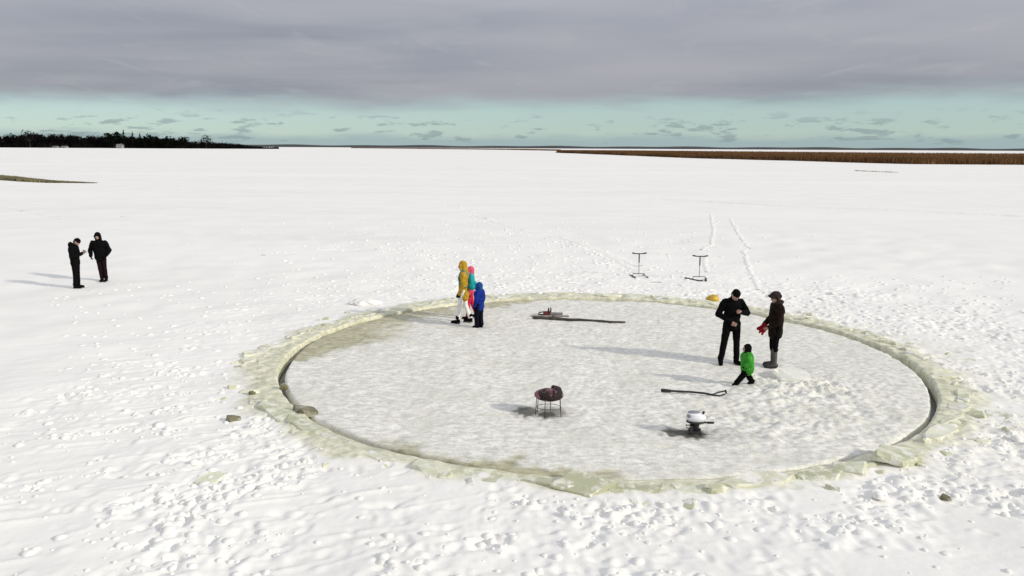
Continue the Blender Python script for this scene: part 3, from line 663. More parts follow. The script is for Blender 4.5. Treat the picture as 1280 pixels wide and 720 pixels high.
# ------------------------------------------------------------------ shape builder for people and things
class Shape:
    def __init__(s): s.v = []; s.f = []
    def add(s, v, f):
        o_ = len(s.v); s.v += [Vector(x) for x in v]; s.f += [tuple(i_+o_ for i_ in q) for q in f]; return s
    def cap(s, a, ra, c, rb, seg=14, hs=4, flat=None):
        """tapered capsule; flat=(axis vector, factor) squeezes it across that axis"""
        a, c = Vector(a), Vector(c); d_ = c-a; L = d_.length
        d_ = d_.normalized() if L > 1e-6 else Vector((0, 0, 1)); u = d_.orthogonal().normalized(); w = d_.cross(u)
        rings = [(-ra*math.cos(k*math.pi/2/hs), ra*math.sin(k*math.pi/2/hs)) for k in range(1, hs+1)] + [(L+rb*math.sin(k*math.pi/2/hs), rb*math.cos(k*math.pi/2/hs)) for k in range(0, hs)]
        v, f = [a-d_*ra], []
        for (t, rad) in rings:
            for k in range(seg):
                aa = 2*math.pi*k/seg; v.append(a+d_*t+u*rad*math.cos(aa)+w*rad*math.sin(aa))
        v.append(c+d_*rb); n = len(rings)
        for k in range(seg): f.append((0, 1+(k+1) % seg, 1+k)); f.append((len(v)-1, 1+(n-1)*seg+k, 1+(n-1)*seg+(k+1) % seg))
        for r0 in range(n-1):
            for k in range(seg): f.append((1+r0*seg+k, 1+r0*seg+(k+1) % seg, 1+(r0+1)*seg+(k+1) % seg, 1+(r0+1)*seg+k))
        if flat:
            ax, fac = Vector(flat[0]).normalized(), flat[1]; m_ = (a+c)/2
            v = [p-ax*((p-m_).dot(ax)*(1-fac)) for p in v]
        return s.add(v, f)
    def ell(s, c, r3, rot=None, seg=18, rings=12):
        c = Vector(c); v, f = [], []; mt = rot.to_matrix() if rot else None
        P = [Vector((0, 0, -1))] + [Vector((math.cos(2*math.pi*k/seg)*math.sin(math.pi*q/rings), math.sin(2*math.pi*k/seg)*math.sin(math.pi*q/rings), -math.cos(math.pi*q/rings))) for q in range(1, rings) for k in range(seg)] + [Vector((0, 0, 1))]
        for p in P:
            p = Vector((p.x*r3[0], p.y*r3[1], p.z*r3[2]))
            if mt: p = mt @ p
            v.append(c+p)
        n = rings-1
        for k in range(seg): f.append((0, 1+(k+1) % seg, 1+k)); f.append((len(v)-1, 1+(n-1)*seg+k, 1+(n-1)*seg+(k+1) % seg))
        for r0 in range(n-1):
            for k in range(seg): f.append((1+r0*seg+k, 1+r0*seg+(k+1) % seg, 1+(r0+1)*seg+(k+1) % seg, 1+(r0+1)*seg+k))
        return s.add(v, f)
    def box(s, lo, hi): return s.add(*box_vf(lo[0], hi[0], lo[1], hi[1], lo[2], hi[2]))
    def tube(s, pts, r_, seg=8):
        for p, q in zip(pts, pts[1:]): s.cap(p, r_, q, r_, seg, 2)
        return s
    def build(s, name, mat, parent=None, voxel=None, smooth_it=3, wrinkle=0.0, wscale=.12, extra=None, bevel=0.0):
        o = mesh_obj(name, s.v, s.f, mat, None, smooth=not bevel)
        if voxel or bevel:
            if voxel:
                m_ = o.modifiers.new('r', 'REMESH'); m_.mode = 'VOXEL'; m_.voxel_size = voxel; m_.use_smooth_shade = True
                if smooth_it: q = o.modifiers.new('s', 'SMOOTH'); q.factor = .5; q.iterations = smooth_it
                if wrinkle:
                    t = bpy.data.textures.new('wrinkle', 'CLOUDS'); t.noise_scale = wscale; t.noise_depth = 2
                    q = o.modifiers.new('d', 'DISPLACE'); q.texture = t; q.strength = wrinkle; q.mid_level = .5; q.texture_coords = 'LOCAL'
            if bevel:
                q = o.modifiers.new('b', 'BEVEL'); q.width = bevel; q.segments = 2; q.limit_method = 'ANGLE'
            dg = bpy.context.evaluated_depsgraph_get(); me = bpy.data.meshes.new_from_object(o.evaluated_get(dg))
            old = o.data; o.modifiers.clear(); o.data = me; bpy.data.meshes.remove(old)
            if not me.materials: me.materials.append(mat)
        if extra:                                  # unremeshed detail (fingers) joined to the same mesh
            bm = bmesh.new(); bm.from_mesh(o.data); vs = [bm.verts.new(p) for p in extra.v]
            for q in extra.f:
                fc = bm.faces.new([vs[i_] for i_ in q]); fc.smooth = True
            bm.to_mesh(o.data); bm.free()
        if parent: o.parent = parent
        return o

def cloth(name, c, var=.35, rough=.85): return simple(name, c, rough, var, 14.0, .35, 60.0, spec=.06)
M['skin'] = simple('skin', (0.40, 0.24, 0.18), 0.55, .12, 20)
M['hair'] = simple('hair', (0.05, 0.035, 0.025), 0.7, .4, 60)
M['black'] = cloth('black_cloth', (0.0035, 0.0035, 0.004)); M['black2'] = cloth('soft_black_cloth', (0.0045, 0.0042, 0.0045))
M['maroon'] = cloth('dark_maroon_cloth', (0.012, 0.005, 0.006)); M['mustard'] = cloth('mustard_cloth', (0.44, 0.27, 0.03), .25)
M['white_cloth'] = cloth('white_cloth', (0.80, 0.78, 0.76), .1); M['teal'] = cloth('teal_nylon', (0.02, 0.32, 0.34), .3)
M['pink'] = cloth('pink_cloth', (0.62, 0.09, 0.16), .25); M['crimson'] = cloth('crimson_cloth', (0.56, 0.02, 0.06), .25)
M['royal'] = cloth('royal_blue_cloth', (0.010, 0.028, 0.20), .4); M['navy'] = cloth('navy_cloth', (0.005, 0.005, 0.012), .4)
M['sky_blue'] = cloth('blue_hood_cloth', (0.014, 0.065, 0.22), .3)
M['brown'] = cloth('brown_leather_cloth', (0.017, 0.010, 0.007), .5); M['fur'] = simple('brown_fur', (0.022, 0.010, 0.008), .95, .6, 45, .8, 90)
M['felt'] = cloth('grey_felt', (0.10, 0.095, 0.08), .25); M['red'] = cloth('red_mitten_cloth', (0.24, 0.010, 0.016), .3)
M['green'] = cloth('green_nylon', (0.045, 0.26, 0.03), .3); M['rubber'] = simple('black_rubber', (0.012, 0.012, 0.012), .55, .3, 20)
M['eye'] = simple('eye', (0.02, 0.015, 0.012), .2, .1, 20); M['grey_phone'] = simple('phone_case', (0.35, 0.35, 0.36), .3, .1, 20)

J0 = dict(pel=(0, 0, .96), chest=(0, .01, 1.28), neck=(0, .005, 1.46), head=(0, -.02, 1.625),
          hipL=(.095, 0, .92), knL=(.115, -.015, .50), anL=(.12, .02, .085), hipR=(-.095, 0, .92), knR=(-.115, -.015, .50), anR=(-.12, .02, .085),
          shL=(.185, .01, 1.395), elL=(.245, .035, 1.12), wrL=(.235, -.055, .88), shR=(-.185, .01, 1.395), elR=(-.245, .035, 1.12), wrR=(-.235, -.055, .88))
def hand_shape(sh, el, wr, nrm, s, fat=1.0, curl=1.0, side=1):
    el, wr = Vector(el), Vector(wr); d_ = (wr-el).normalized(); nrm = Vector(nrm); nrm = (nrm-d_*nrm.dot(d_)).normalized(); lat = d_.cross(nrm)*side
    pc = wr+d_*.048*s; k0 = wr+d_*.085*s
    sh.cap(wr, .027*s*fat, pc, .036*s*fat, 10, 3, (nrm, .55))
    for (o_, L) in ((-.030, .055), (-.010, .066), (.010, .068), (.030, .062)):
        p = k0+lat*o_*s; p0 = pc+lat*o_*s*.8
        q = p+(d_*math.cos(.45*curl)+nrm*math.sin(.45*curl))*L*.5*s; w = q+(d_*math.cos(1.15*curl)+nrm*math.sin(1.15*curl))*L*.5*s
        r_ = .0088*s*fat; sh.cap(p0, r_, p, r_, 7, 2); sh.cap(p, r_, q, r_*.92, 7, 2); sh.cap(q, r_*.92, w, r_*.8, 7, 2)
    tb = wr+d_*.03*s+lat*.030*s; tm = tb+(d_*.7+lat*.6+nrm*.35).normalized()*.035*s; te = tm+(d_*.85+lat*.1+nrm*.5).normalized()*.03*s
    sh.cap(tb, .011*s*fat, tm, .0095*s*fat, 7, 2); sh.cap(tm, .0095*s*fat, te, .008*s*fat, 7, 2)

def person(label, loc, yaw, h, jacket, trousers, boots, head='cap', head_mat='black', J=None, hem=.80, look=(0, 0), gloves=None,
           bulk=1.0, child=0.0, collar=None, hair=True, toe=(0, 0), flare=1.0, group=None, boot_h=.16, palmL=None, palmR=None, sole_mat=None, leg_bulk=1.0, short=0.0):
    """faces local -Y; +X is the person's own left"""
    s = h/1.75; P = dict(J0); P.update(J or {})
    hs = 1+.38*child                                   # children have larger heads and shorter limbs
    P = {k: Vector(v)*s for k, v in P.items()}
    t = empty('person', loc, yaw); tag(t, label, 'person', group)
    vx = .011*max(s, .6)
    hq = Euler((look[0], 0, look[1])); hm = hq.to_matrix(); hc = P['head']
    def hd(x, y, z): return hc + hm @ (Vector((x, y, z))*s*hs)
    # --- body: one surface from head to feet
    B = Shape()
    B.ell(hc, (.076*s*hs, .096*s*hs, .115*s*hs), hq); B.ell(hd(0, -.035, -.055), (.052*s*hs, .058*s*hs, .062*s*hs), hq)
    B.cap(hd(0, -.094, .01), .010*s*hs, hd(0, -.112, -.022), .015*s*hs, 8, 3)
    B.cap(hd(-.022, -.086, -.062), .010*s*hs, hd(.022, -.086, -.062), .010*s*hs, 8, 3)
    B.cap(hd(-.05, -.080, .022), .012*s*hs, hd(.05, -.080, .022), .012*s*hs, 8, 3)
    for q in (-1, 1): B.ell(hd(.078*q, .008, -.012), (.013*s*hs, .022*s*hs, .034*s*hs), hq, 8, 6)
    B.cap(P['neck'], .055*s, hd(0, .01, -.07), .052*s, 12)
    B.cap(P['pel'], .115*s, P['chest'], .125*s, 14, 4, ((0, 1, 0), .75)); B.cap(P['chest'], .11*s, P['neck'], .055*s)
    F = Shape()
    for q in 'LR':
        B.cap(P['hip'+q], .075*s, P['kn'+q], .052*s); B.cap(P['kn'+q], .052*s, P['an'+q], .036*s)
        B.cap(P['an'+q], .036*s, P['an'+q]+Matrix.Rotation(toe['LR'.index(q)], 3, 'Z') @ (Vector((0, -.12, -.045))*s), .026*s)
        B.cap(P['chest']*.4+P['sh'+q]*.6, .06*s, P['sh'+q], .05*s); B.cap(P['sh'+q], .048*s, P['el'+q], .037*s); B.cap(P['el'+q], .037*s, P['wr'+q], .026*s)
        side = 1 if q == 'L' else -1
        nrm = (palmL if q == 'L' else palmR) or (-side, 0, 0)
        hand_shape(F, P['el'+q], P['wr'+q], nrm, s, 1.0, 1.0, side)
    B.build('body', M['skin'], t, vx*.95, 1, extra=F)
    for q in (-1, 1):
        Shape().ell(hd(.030*q, -.090, .004), (.012*s*hs, .008*s*hs, .007*s*hs), hq, 8, 6).build('eye', M['eye'], t)
    # --- trousers
    T = Shape(); lb = leg_bulk
    T.cap(P['hipL'], .105*s*lb, P['hipR'], .105*s*lb, 14, 4, ((0, 1, 0), .95)); T.cap(P['pel'], .13*s, P['pel']+Vector((0, 0, .06*s)), .13*s, 14, 4, ((0, 1, 0), .85))
    for q in 'LR':
        T.cap(P['hip'+q], .100*s*lb, P['kn'+q], .074*s*lb); end = (P['an'+q]+Vector((0, 0, .03*s))).lerp(P['kn'+q], short); T.cap(P['kn'+q], .074*s*lb, end, .064*s*lb*flare)
        T.ell(end+Vector((0, .01, .03))*s, (.070*s*lb*flare, .074*s*lb*flare, .05*s))
    T.build('trousers', M[trousers], t, vx, 4, .018*s, .11*s)
    # --- boots
    for k, q in enumerate('LR'):
        Bt = Shape(); an = P['an'+q]; rz = Matrix.Rotation(toe[k], 3, 'Z'); pt = lambda x, y, z: an + rz @ (Vector((x, y, z))*s)
        Bt.cap(pt(0, .02, -.025), .052*s, pt(0, -.15, -.042), .045*s, 14, 4); Bt.cap(pt(0, .01, -.02), .056*s, pt(0, 0, boot_h-.06), .064*s)
        bo = Bt.build('boot', M[boots], t, .010*max(s, .6), 2)
        so = Shape(); so.cap(pt(0, .03, -.072), .050*s, pt(0, -.16, -.072), .047*s, 14, 3, ((0, 0, 1), .30))
        if sole_mat: so.cap(pt(0, .03, -.035), .068*s, pt(0, -.17, -.048), .062*s, 14, 3)
        so.build('sole', M[sole_mat or 'rubber'], bo)
    # --- jacket
    K = Shape(); bk_ = bulk
    low = Vector((P['pel'].x, P['pel'].y, hem*s))
    K.ell(P['chest']+Vector((0, 0, .03*s)), (.205*s*bk_, .150*s*bk_, .20*s)); K.ell((P['chest']+P['pel'])/2, (.185*s*bk_, .150*s*bk_, .22*s))
    K.cap(P['chest'], .165*s*bk_, P['pel'], .165*s*bk_, 16, 4, ((0, 1, 0), .88)); K.cap(P['pel'], .160*s*bk_, low+Vector((0, 0, .11*s)), .168*s*bk_, 16, 3, ((0, 1, 0), .90))
    K.cap(P['shL']-Vector((.03*s, 0, -.0)), .085*s, P['shR']+Vector((.03*s, 0, 0)), .085*s)
    K.cap(P['chest']+Vector((0, 0, .10*s)), .11*s, P['neck']+Vector((0, .005*s, .02*s)), .076*s)
    for q in 'LR':
        K.cap(P['sh'+q], .080*s*bk_, P['el'+q], .068*s*bk_); K.cap(P['el'+q], .068*s*bk_, P['wr'+q], .050*s*bk_)
    K.build('jacket', M[jacket], t, vx, 4, .028*s, .10*s)
    # --- head wear
    if head == 'cap':
        H = Shape(); H.ell(hd(0, .010, .045), (.088*s*hs, .106*s*hs, .088*s*hs), hq); H.cap(hd(0, .055, .01), .070*s*hs, hd(0, .03, .05), .08*s*hs)
        H.build('hat', M[head_mat], t, vx*.9, 3, .006*s, .05*s)
        if hair: Shape().ell(hd(0, .040, -.030), (.082*s*hs, .070*s*hs, .075*s*hs), hq).build('hair', M['hair'], t)
    elif head == 'hood':
        H = Shape(); H.ell(hd(0, .035, .02), (.108*s*hs, .118*s*hs, .135*s*hs), hq); H.cap(hd(0, .04, -.05), .105*s*hs, P['neck']+Vector((0, .02, .0))*s, .11*s)
        H.cap(hd(-.07, -.035, .06), .035*s*hs, hd(.07, -.035, .06), .035*s*hs)
        for q in (-1, 1): H.cap(hd(.088*q, -.030, .05), .030*s*hs, hd(.075*q, -.040, -.09), .032*s*hs)
        H.build('hood', M[head_mat], t, vx, 3, .012*s, .07*s)
    elif head == 'furhat':
        H = Shape(); H.ell(hd(0, .010, .060), (.108*s, .122*s, .095*s), hq)
        H.cap(hd(-.06, -.105, .062), .034*s, hd(.06, -.105, .062), .034*s)
        for q in (-1, 1): H.cap(hd(.088*q, .01, .03), .040*s, hd(.088*q, .012, -.075), .030*s)
        H.cap(hd(-.05, .09, .02), .045*s, hd(.05, .09, .02), .045*s)
        H.build('hat', M[head_mat], t, vx, 2, .022*s, .035*s)
        Shape().ell(hd(0, .040, -.030), (.080*s, .068*s, .075*s), hq).build('hair', M['hair'], t)
    if collar:                                        # folded hood or scarf round the neck
        C_ = Shape()
        for k in range(10):
            aa = k*2*math.pi/10; an = (k+1)*2*math.pi/10
            c0 = P['neck']+Vector((.085*math.cos(aa), .02+.085*math.sin(aa), .035+.02*math.sin(aa)))*s; c1 = P['neck']+Vector((.085*math.cos(an), .02+.085*math.sin(an), .035+.02*math.sin(an)))*s
            C_.cap(c0, .042*s, c1, .042*s, 8, 3)
        if collar[1]: C_.ell(P['neck']+Vector((0, .12, .02))*s, (.10*s, .08*s, .11*s))
        C_.build('collar', M[collar[0]], t, vx, 3, .01*s, .05*s)
    if gloves:
        for q in 'LR':
            G = Shape(); side = 1 if q == 'L' else -1; nrm = (palmL if q == 'L' else palmR) or (-side, 0, 0)
            hand_shape(G, P['el'+q], P['wr'+q], nrm, s*1.08, 1.35, 1.0, side); d_ = (P['wr'+q]-P['el'+q]).normalized()
            G.cap(P['wr'+q]-d_*.05*s, .042*s, P['wr'+q]+d_*.01*s, .036*s, 10, 2); G.build('glove', M[gloves], t)
    return t, P, s

LEFT = -math.pi/2      # yaw that turns the local -Y front towards -X
RIGHT = math.pi/2
# two people far left
person('person in black coat bowed over a phone, profile, on the far left snow', on(97, 360), RIGHT+.1, 1.76, 'black', 'black', 'black', 'cap', 'black',
       J=dict(head=(0, -.115, 1.575), neck=(0, -.02, 1.45), chest=(0, .03, 1.27), elL=(.235, -.03, 1.10), wrL=(.07, -.27, 1.20), elR=(-.235, -.03, 1.10), wrR=(-.06, -.26, 1.18),
              anL=(.085, .0, .085), anR=(-.085, .03, .085), knL=(.09, -.01, .5), knR=(-.09, .0, .5)), hem=.74, look=(R(50), 0), collar=('black', True), palmL=(-.3, 0, 1), palmR=(.3, 0, 1))
ph = g(97, 360)
def phone(label, p, rot):
    t = empty('phone', p); t.rotation_euler = rot; tag(t, label, 'phone')
    Shape().box((-.037, -.005, -.075), (.037, .005, .075)).build('case', M['grey_phone'], t, bevel=.004)
    Shape().box((-.033, -.0075, -.068), (.033, -.0055, .068)).build('screen', M['glass'], t)
z0 = ground_z(ph.x, ph.y)
phone('small grey phone in the hands of the bowed person far left', (ph.x+.335, ph.y+.03, z0+1.265), (R(-50), 0, RIGHT))
person('stout hooded person in black jacket, hands in pockets, on the far left snow', on(127.5, 351), .15, 1.74, 'black', 'maroon', 'black', 'hood', 'black',
       J=dict(pel=(.02, 0, .95), hipL=(.115, 0, .92), hipR=(-.055, 0, .92), knL=(.135, -.02, .50), anL=(.15, .0, .085), knR=(-.02, -.03, .50), anR=(.015, -.02, .085),
              shL=(.20, .01, 1.385), shR=(-.20, .01, 1.385), elL=(.315, .06, 1.11), wrL=(.235, -.09, .94), elR=(-.33, .06, 1.11), wrR=(-.27, -.09, .93), head=(-.01, -.03, 1.62)), hem=.78, bulk=1.22, gloves='black', look=(R(34), 0), palmL=(-1, .2, 0), palmR=(1, .2, 0))
# family on the far edge of the disc
C_t, C_P, C_s = person('person in long mustard parka, hood up, and white trousers walking left', on(580, 403), LEFT-.12, 1.74, 'mustard', 'white_cloth', 'black', 'hood', 'mustard',
       J=dict(hipL=(.09, 0, .92), knL=(.09, -.10, .50), anL=(.09, -.16, .085), knR=(-.09, .03, .50), anR=(-.09, .16, .10), elL=(.235, .03, 1.11), wrL=(.20, -.10, .86), elR=(-.235, .06, 1.11), wrR=(-.21, .0, .85), head=(0, -.045, 1.605)), hem=.66, gloves='black', look=(R(12), R(0)), leg_bulk=.86)
def backpack(label, person_loc, yaw, s, mat):
    t = empty('backpack', person_loc, yaw); tag(t, label, 'backpack')
    b_ = Shape(); b_.cap((0, .235*s, 1.06*s), .125*s, (0, .215*s, 1.30*s), .105*s, 16, 5, ((0, 1, 0), .80)); b_.cap((-.06*s, .24*s, 1.06*s), .10*s, (.06*s, .24*s, 1.06*s), .10*s)
    b_.build('bag', M[mat], t, .012, 3, .012, .08)
    Shape().cap((0, .33*s, 1.04*s), .085*s, (0, .325*s, 1.12*s), .075*s, 14, 4, ((0, 1, 0), .5)).build('pocket', M[mat], t)
    Shape().tube([(-.03*s, .22*s, 1.40*s), (0, .235*s, 1.44*s), (.03*s, .22*s, 1.40*s)], .010*s).build('handle', M[mat], t)
    for q in (-1, 1): Shape().tube([(.10*q*s, .13*s, 1.39*s), (.115*q*s, .02*s, 1.495*s), (.125*q*s, -.085*s, 1.42*s), (.13*q*s, -.125*s, 1.28*s), (.15*q*s, -.085*s, 1.12*s), (.15*q*s, .10*s, 1.04*s)], .018*s).build('strap', M[mat], t)
backpack('teal backpack worn on the back of the mustard parka', C_t.location, LEFT-.12, C_s, 'teal')
person('person in pink hood and red trousers half hidden behind the mustard parka', on(588, 397.3), LEFT+.1, 1.48, 'pink', 'crimson', 'black', 'hood', 'pink',
       J=dict(knL=(.10, -.08, .50), anL=(.10, -.10, .085), knR=(-.10, .06, .51), anR=(-.10, .20, .11)), hem=.80, gloves='black', leg_bulk=.9, child=.15)
person('child in royal blue hooded jacket and dark trousers behind the mustard parka', on(599, 409), LEFT-.55, 1.24, 'royal', 'navy', 'black', 'hood', 'sky_blue',
       J=dict(head=(0, -.03, 1.60), neck=(0, .0, 1.42), anL=(.09, -.05, .085), knL=(.10, -.05, .5), anR=(-.10, .03, .085)), hem=.74, gloves='black', bulk=1.28, child=.5, leg_bulk=1.35)
# group on the right of the disc
F_t, F_P, F_s = person('tall person in black cap and black suit, head bowed over raised hand', on(912, 454), .12, 1.80, 'black', 'black2', 'black', 'cap', 'black',
       J=dict(head=(.01, -.11, 1.575), neck=(0, -.01, 1.455), hipL=(.10, 0, .92), knL=(.125, -.02, .50), anL=(.15, -.0, .085), knR=(-.155, -.01, .50), anR=(-.20, .02, .085),
              elL=(.335, -.02, 1.15), wrL=(.10, -.235, 1.22), elR=(-.30, .05, 1.13), wrR=(-.10, -.185, 1.0)), hem=.80, look=(R(46), R(8)), toe=(R(18), R(-18)), bulk=1.02, palmL=(-.3, .6, .4), palmR=(.2, 1, 0))
G_t, G_P, G_s = person('person in fur hat, dark brown jacket and grey felt boots facing left', on(966.5, 457), LEFT+.1, 1.72, 'brown', 'black', 'felt', 'furhat', 'fur',
       J=dict(head=(0, -.045, 1.60), elL=(.235, -.02, 1.12), wrL=(.16, -.22, .97), elR=(-.24, .0, 1.11), wrR=(-.16, -.215, .95), anL=(.09, -.03, .085), anR=(-.09, .02, .085), knL=(.10, -.03, .5), knR=(-.10, -.01, .5)), hem=.68, collar=('fur', False), boot_h=.40, sole_mat='rubber', bulk=1.06, look=(R(14), 0), leg_bulk=.92, short=.72, palmL=(-1, 0, .3), palmR=(1, 0, .3))
def mittens(label, loc, yaw, s):
    t = empty('mittens', loc, yaw); tag(t, label, 'mittens')
    for q, (x, dy, dz) in enumerate(((-.045, -.32, .90), (.045, -.30, .87))):
        sh = Shape(); sh.cap((x*s, (dy+.06)*s, dz*s+.06), .045*s, (x*s, dy*s, dz*s), .062*s, 12, 4, ((1, 0, 0), .6)); sh.cap((x*s, dy*s, dz*s), .062*s, (x*s, (dy-.07)*s, (dz-.03)*s+.02), .042*s, 12, 4, ((1, 0, 0), .6))
        sh.cap((x*s, (dy-.0)*s, dz*s-.02), .028*s, (x*s, (dy-.03)*s, (dz-.10)*s), .024*s, 10, 3); mt_ = sh.build('mitten', M['red'], t, .010, 2)
        Shape().cap((x*s, (dy+.07)*s, dz*s+.07), .050*s, (x*s, (dy+.05)*s, dz*s+.05), .050*s, 12, 2).build('cuff', M['red'], mt_)
mittens('pair of red mittens held by the person in the fur hat', G_t.location, LEFT+.1, G_s)
person('toddler in bright green jacket and black hood striding left across ice', on(932, 481), LEFT-.05, .86, 'green', 'black', 'black', 'hood', 'black2',
       J=dict(head=(0, -.05, 1.56), neck=(0, -.03, 1.36), chest=(0, -.01, 1.18), shL=(.20, .0, 1.27), shR=(-.20, .0, 1.27), pel=(0, .03, .86), hipL=(.10, .03, .80), hipR=(-.10, .03, .80),
              knL=(.13, -.15, .46), anL=(.12, -.40, .10), knR=(-.12, .07, .45), anR=(-.11, .28, .10), elL=(.33, .02, 1.06), wrL=(.35, -.14, .92), elR=(-.33, .08, 1.06), wrR=(-.36, .12, .86)),
       hem=.60, gloves='black', child=1.15, bulk=1.85, collar=('black', True), hair=False, leg_bulk=1.8)

# ------------------------------------------------------------------ things on the ice
M['wood_dark'] = simple('weathered_wood', (0.075, 0.068, 0.055), .85, scale=5, col2=(0.03, 0.026, 0.02), bump=.3)
M['wood_grey'] = simple('grey_wood', (0.34, 0.32, 0.29), .8, scale=7, col2=(0.22, 0.2, 0.18))
M['metal'] = simple('grey_metal', (0.25, 0.25, 0.25), .45, .2, 8, metal=.8); M['dark_metal'] = simple('dark_metal', (0.05, 0.05, 0.05), .5, .2, 10, metal=.5)
M['steel'] = simple('dull_steel', (0.42, 0.42, 0.42), .4, .2, 8, metal=.9)
M['saw_red'] = simple('dark_red_plastic', (0.12, 0.016, 0.012), .45, .3, 20); M['plastic'] = simple('black_plastic', (0.012, 0.012, 0.013), .45, .3, 20)
M['cowl'] = simple('white_enamel', (0.74, 0.74, 0.76), .3, .06, 6, spec=.5); M['cowl_grey'] = simple('grey_decal', (0.22, 0.22, 0.25), .35, .1, 9)
M['yellow'] = simple('yellow_plastic', (0.55, 0.36, 0.03), .5, .35, 8)
def upholstery():
    m, nb, p = mat_new('brown_floral_fabric'); oc = nb.n('ShaderNodeTexCoord').outputs['Object']
    n1 = nb.noise(oc, 7.5, 2, .5, .6); nb.l(nb.mix(nb.ss(n1, .53, .61), (0.012, 0.0045, 0.005), (0.22, 0.10, 0.11)), p.inputs['Base Color']); p.inputs['Roughness'].default_value = .85; return m
M['floral'] = upholstery()
# long dark pole and the chainsaw behind it
pa, pb = on(667, 397.5), on(781, 403.5); d_ = (pb-pa); 
t = empty('wooden_pole', pa, math.atan2(d_.y, d_.x)); tag(t, 'long dark wooden pole lying on the far part of the disc', 'pole')
L = d_.length; sh = Shape()
pts = [(L*k/12, .018*math.sin(k*1.1), .044+.005*math.sin(k*2.3)) for k in range(13)]
for k in range(12): sh.cap(pts[k], .046-.0018*k, pts[k+1], .046-.0018*(k+1), 10, 2)
sh.build('shaft', M['wood_dark'], t)
Shape().cap((-.015, 0, .044), .043, (.02, 0, .044), .043, 10, 1).build('cut_end', M['wood_grey'], t)
Shape().cap((.55, .0, .10), .022, (.60, .07, .17), .014, 8, 2).build('branch_stub', M['wood_dark'], t)
q = on(684, 394); t = empty('chainsaw', q, R(4)); t.scale = (.82, .82, .82); tag(t, 'small dark red chainsaw lying behind the long wooden pole', 'chainsaw')
Shape().box((-.14, -.07, .03), (.12, .07, .17)).box((-.10, -.08, .05), (.02, .08, .15)).build('body', M['saw_red'], t, bevel=.015)
Shape().tube([(.03, -.08, .12), (.05, -.09, .24), (.05, 0, .29), (.05, .09, .24), (.03, .08, .10)], .016).build('front_handle', M['plastic'], t)
Shape().tube([(-.13, 0, .15), (-.28, 0, .13), (-.31, 0, .07), (-.14, 0, .05)], .020).build('rear_handle', M['plastic'], t)
Shape().box((.11, -.10, .16), (.14, .10, .29)).build('hand_guard', M['plastic'], t, bevel=.008)
sh = Shape(); sh.cap((.10, -.04, .085), .045, (.52, -.04, .085), .032, 14, 4, ((0, 1, 0), .12)); br = sh.build('guide_bar', M['steel'], t)
ch = Shape(); ch.tube([(.10, -.04, .135), (.52, -.04, .12), (.557, -.04, .085), (.52, -.04, .05), (.10, -.04, .035)], .007, 6); ch.build('chain', M['dark_metal'], br)
Shape().cap((-.06, .07, .11), .025, (-.06, .085, .11), .025, 12, 2).build('fuel_cap', M['plastic'], t)
q0, q1 = on(663, 394.3), on(711, 394.6); d_ = q1-q0; t = empty('pale_board', q0, math.atan2(d_.y, d_.x)); tag(t, 'short pale grey board lying under the chainsaw', 'board')
Shape().box((0, -.05, .0), (d_.length, .05, .028)).build('plank', M['wood_grey'], t, bevel=.004); Shape().box((.05, .056, -.01), (d_.length-.2, .08, .02)).build('batten', M['wood_grey'], t, bevel=.003)
# black forked tool
pa, pb = on(828, 489.5), on(907, 494.5); d_ = pb-pa; t = empty('forked_tool', pa, math.atan2(d_.y, d_.x)); L = d_.length; tag(t, 'black long handled tool with a split end lying on the disc', 'tool')
Shape().cap((0, 0, .045), .036, (.16, 0, .045), .028, 12, 4).build('grip', M['rubber'], t)
Shape().tube([(.12, 0, .045), (L*.45, 0, .050), (L*.66, -.01, .045), (L*.80, -.05, .030)], .021, 10).build('shaft', M['plastic'], t)
for e in ([(L*.78, -.05, .032), (L*.88, .05, .06), (L*1.0, .09, .09)], [(L*.79, -.05, .032), (L*.90, -.07, .028), (L*.99, .06, .03)]): Shape().tube(e, .016, 8).build('prong', M['plastic'], t)
Shape().cap((L*1.0, .09, .09), .024, (L*1.01, .05, .06), .018, 8, 3).build('tip', M['rubber'], t)
# wire legged stool with patterned seat
p = Vector((stool_c.x, stool_c.y, disc_z(stool_c.x, stool_c.y))); t = empty('stool', p, R(-6)); tag(t, 'low wire legged stool with dark floral padded seat on the disc', 'stool')
st = Shape(); st.ell((0, 0, .36), (.27, .205, .115), None, 28, 10); st.cap((-.12, 0, .36), .05, (.10, 0, .37), .06, 14, 4); st.build('seat', M['floral'], t, .010, 3, .012, .08)
bk2 = Shape()
for k in range(9):
    a0, a1 = R(-62+k*14.5), R(-62+(k+1)*14.5); bk2.cap((.20*math.cos(a0), .165*math.sin(a0), .39), .052, (.20*math.cos(a1), .165*math.sin(a1), .40), .052, 10, 3)
    bk2.cap((.19*math.cos(a0), .165*math.sin(a0), .45), .046, (.19*math.cos(a1), .165*math.sin(a1), .455), .046, 10, 3)
bk2.build('backrest', M['floral'], t, .010, 3, .008, .06)
for (x, y) in ((-.23, -.08), (-.06, -.18), (.22, -.13), (.20, .13), (.02, .18), (-.21, .10)): Shape().tube([(x*.96, y*.96, .345), (x*1.04, y*1.04, -.02)], .0065, 8).build('leg', M['dark_metal'], t)
ringp = [(.225*math.cos(k*2*math.pi/24), .17*math.sin(k*2*math.pi/24), .13) for k in range(25)]; Shape().tube(ringp, .005, 6).build('foot_ring', M['dark_metal'], t)
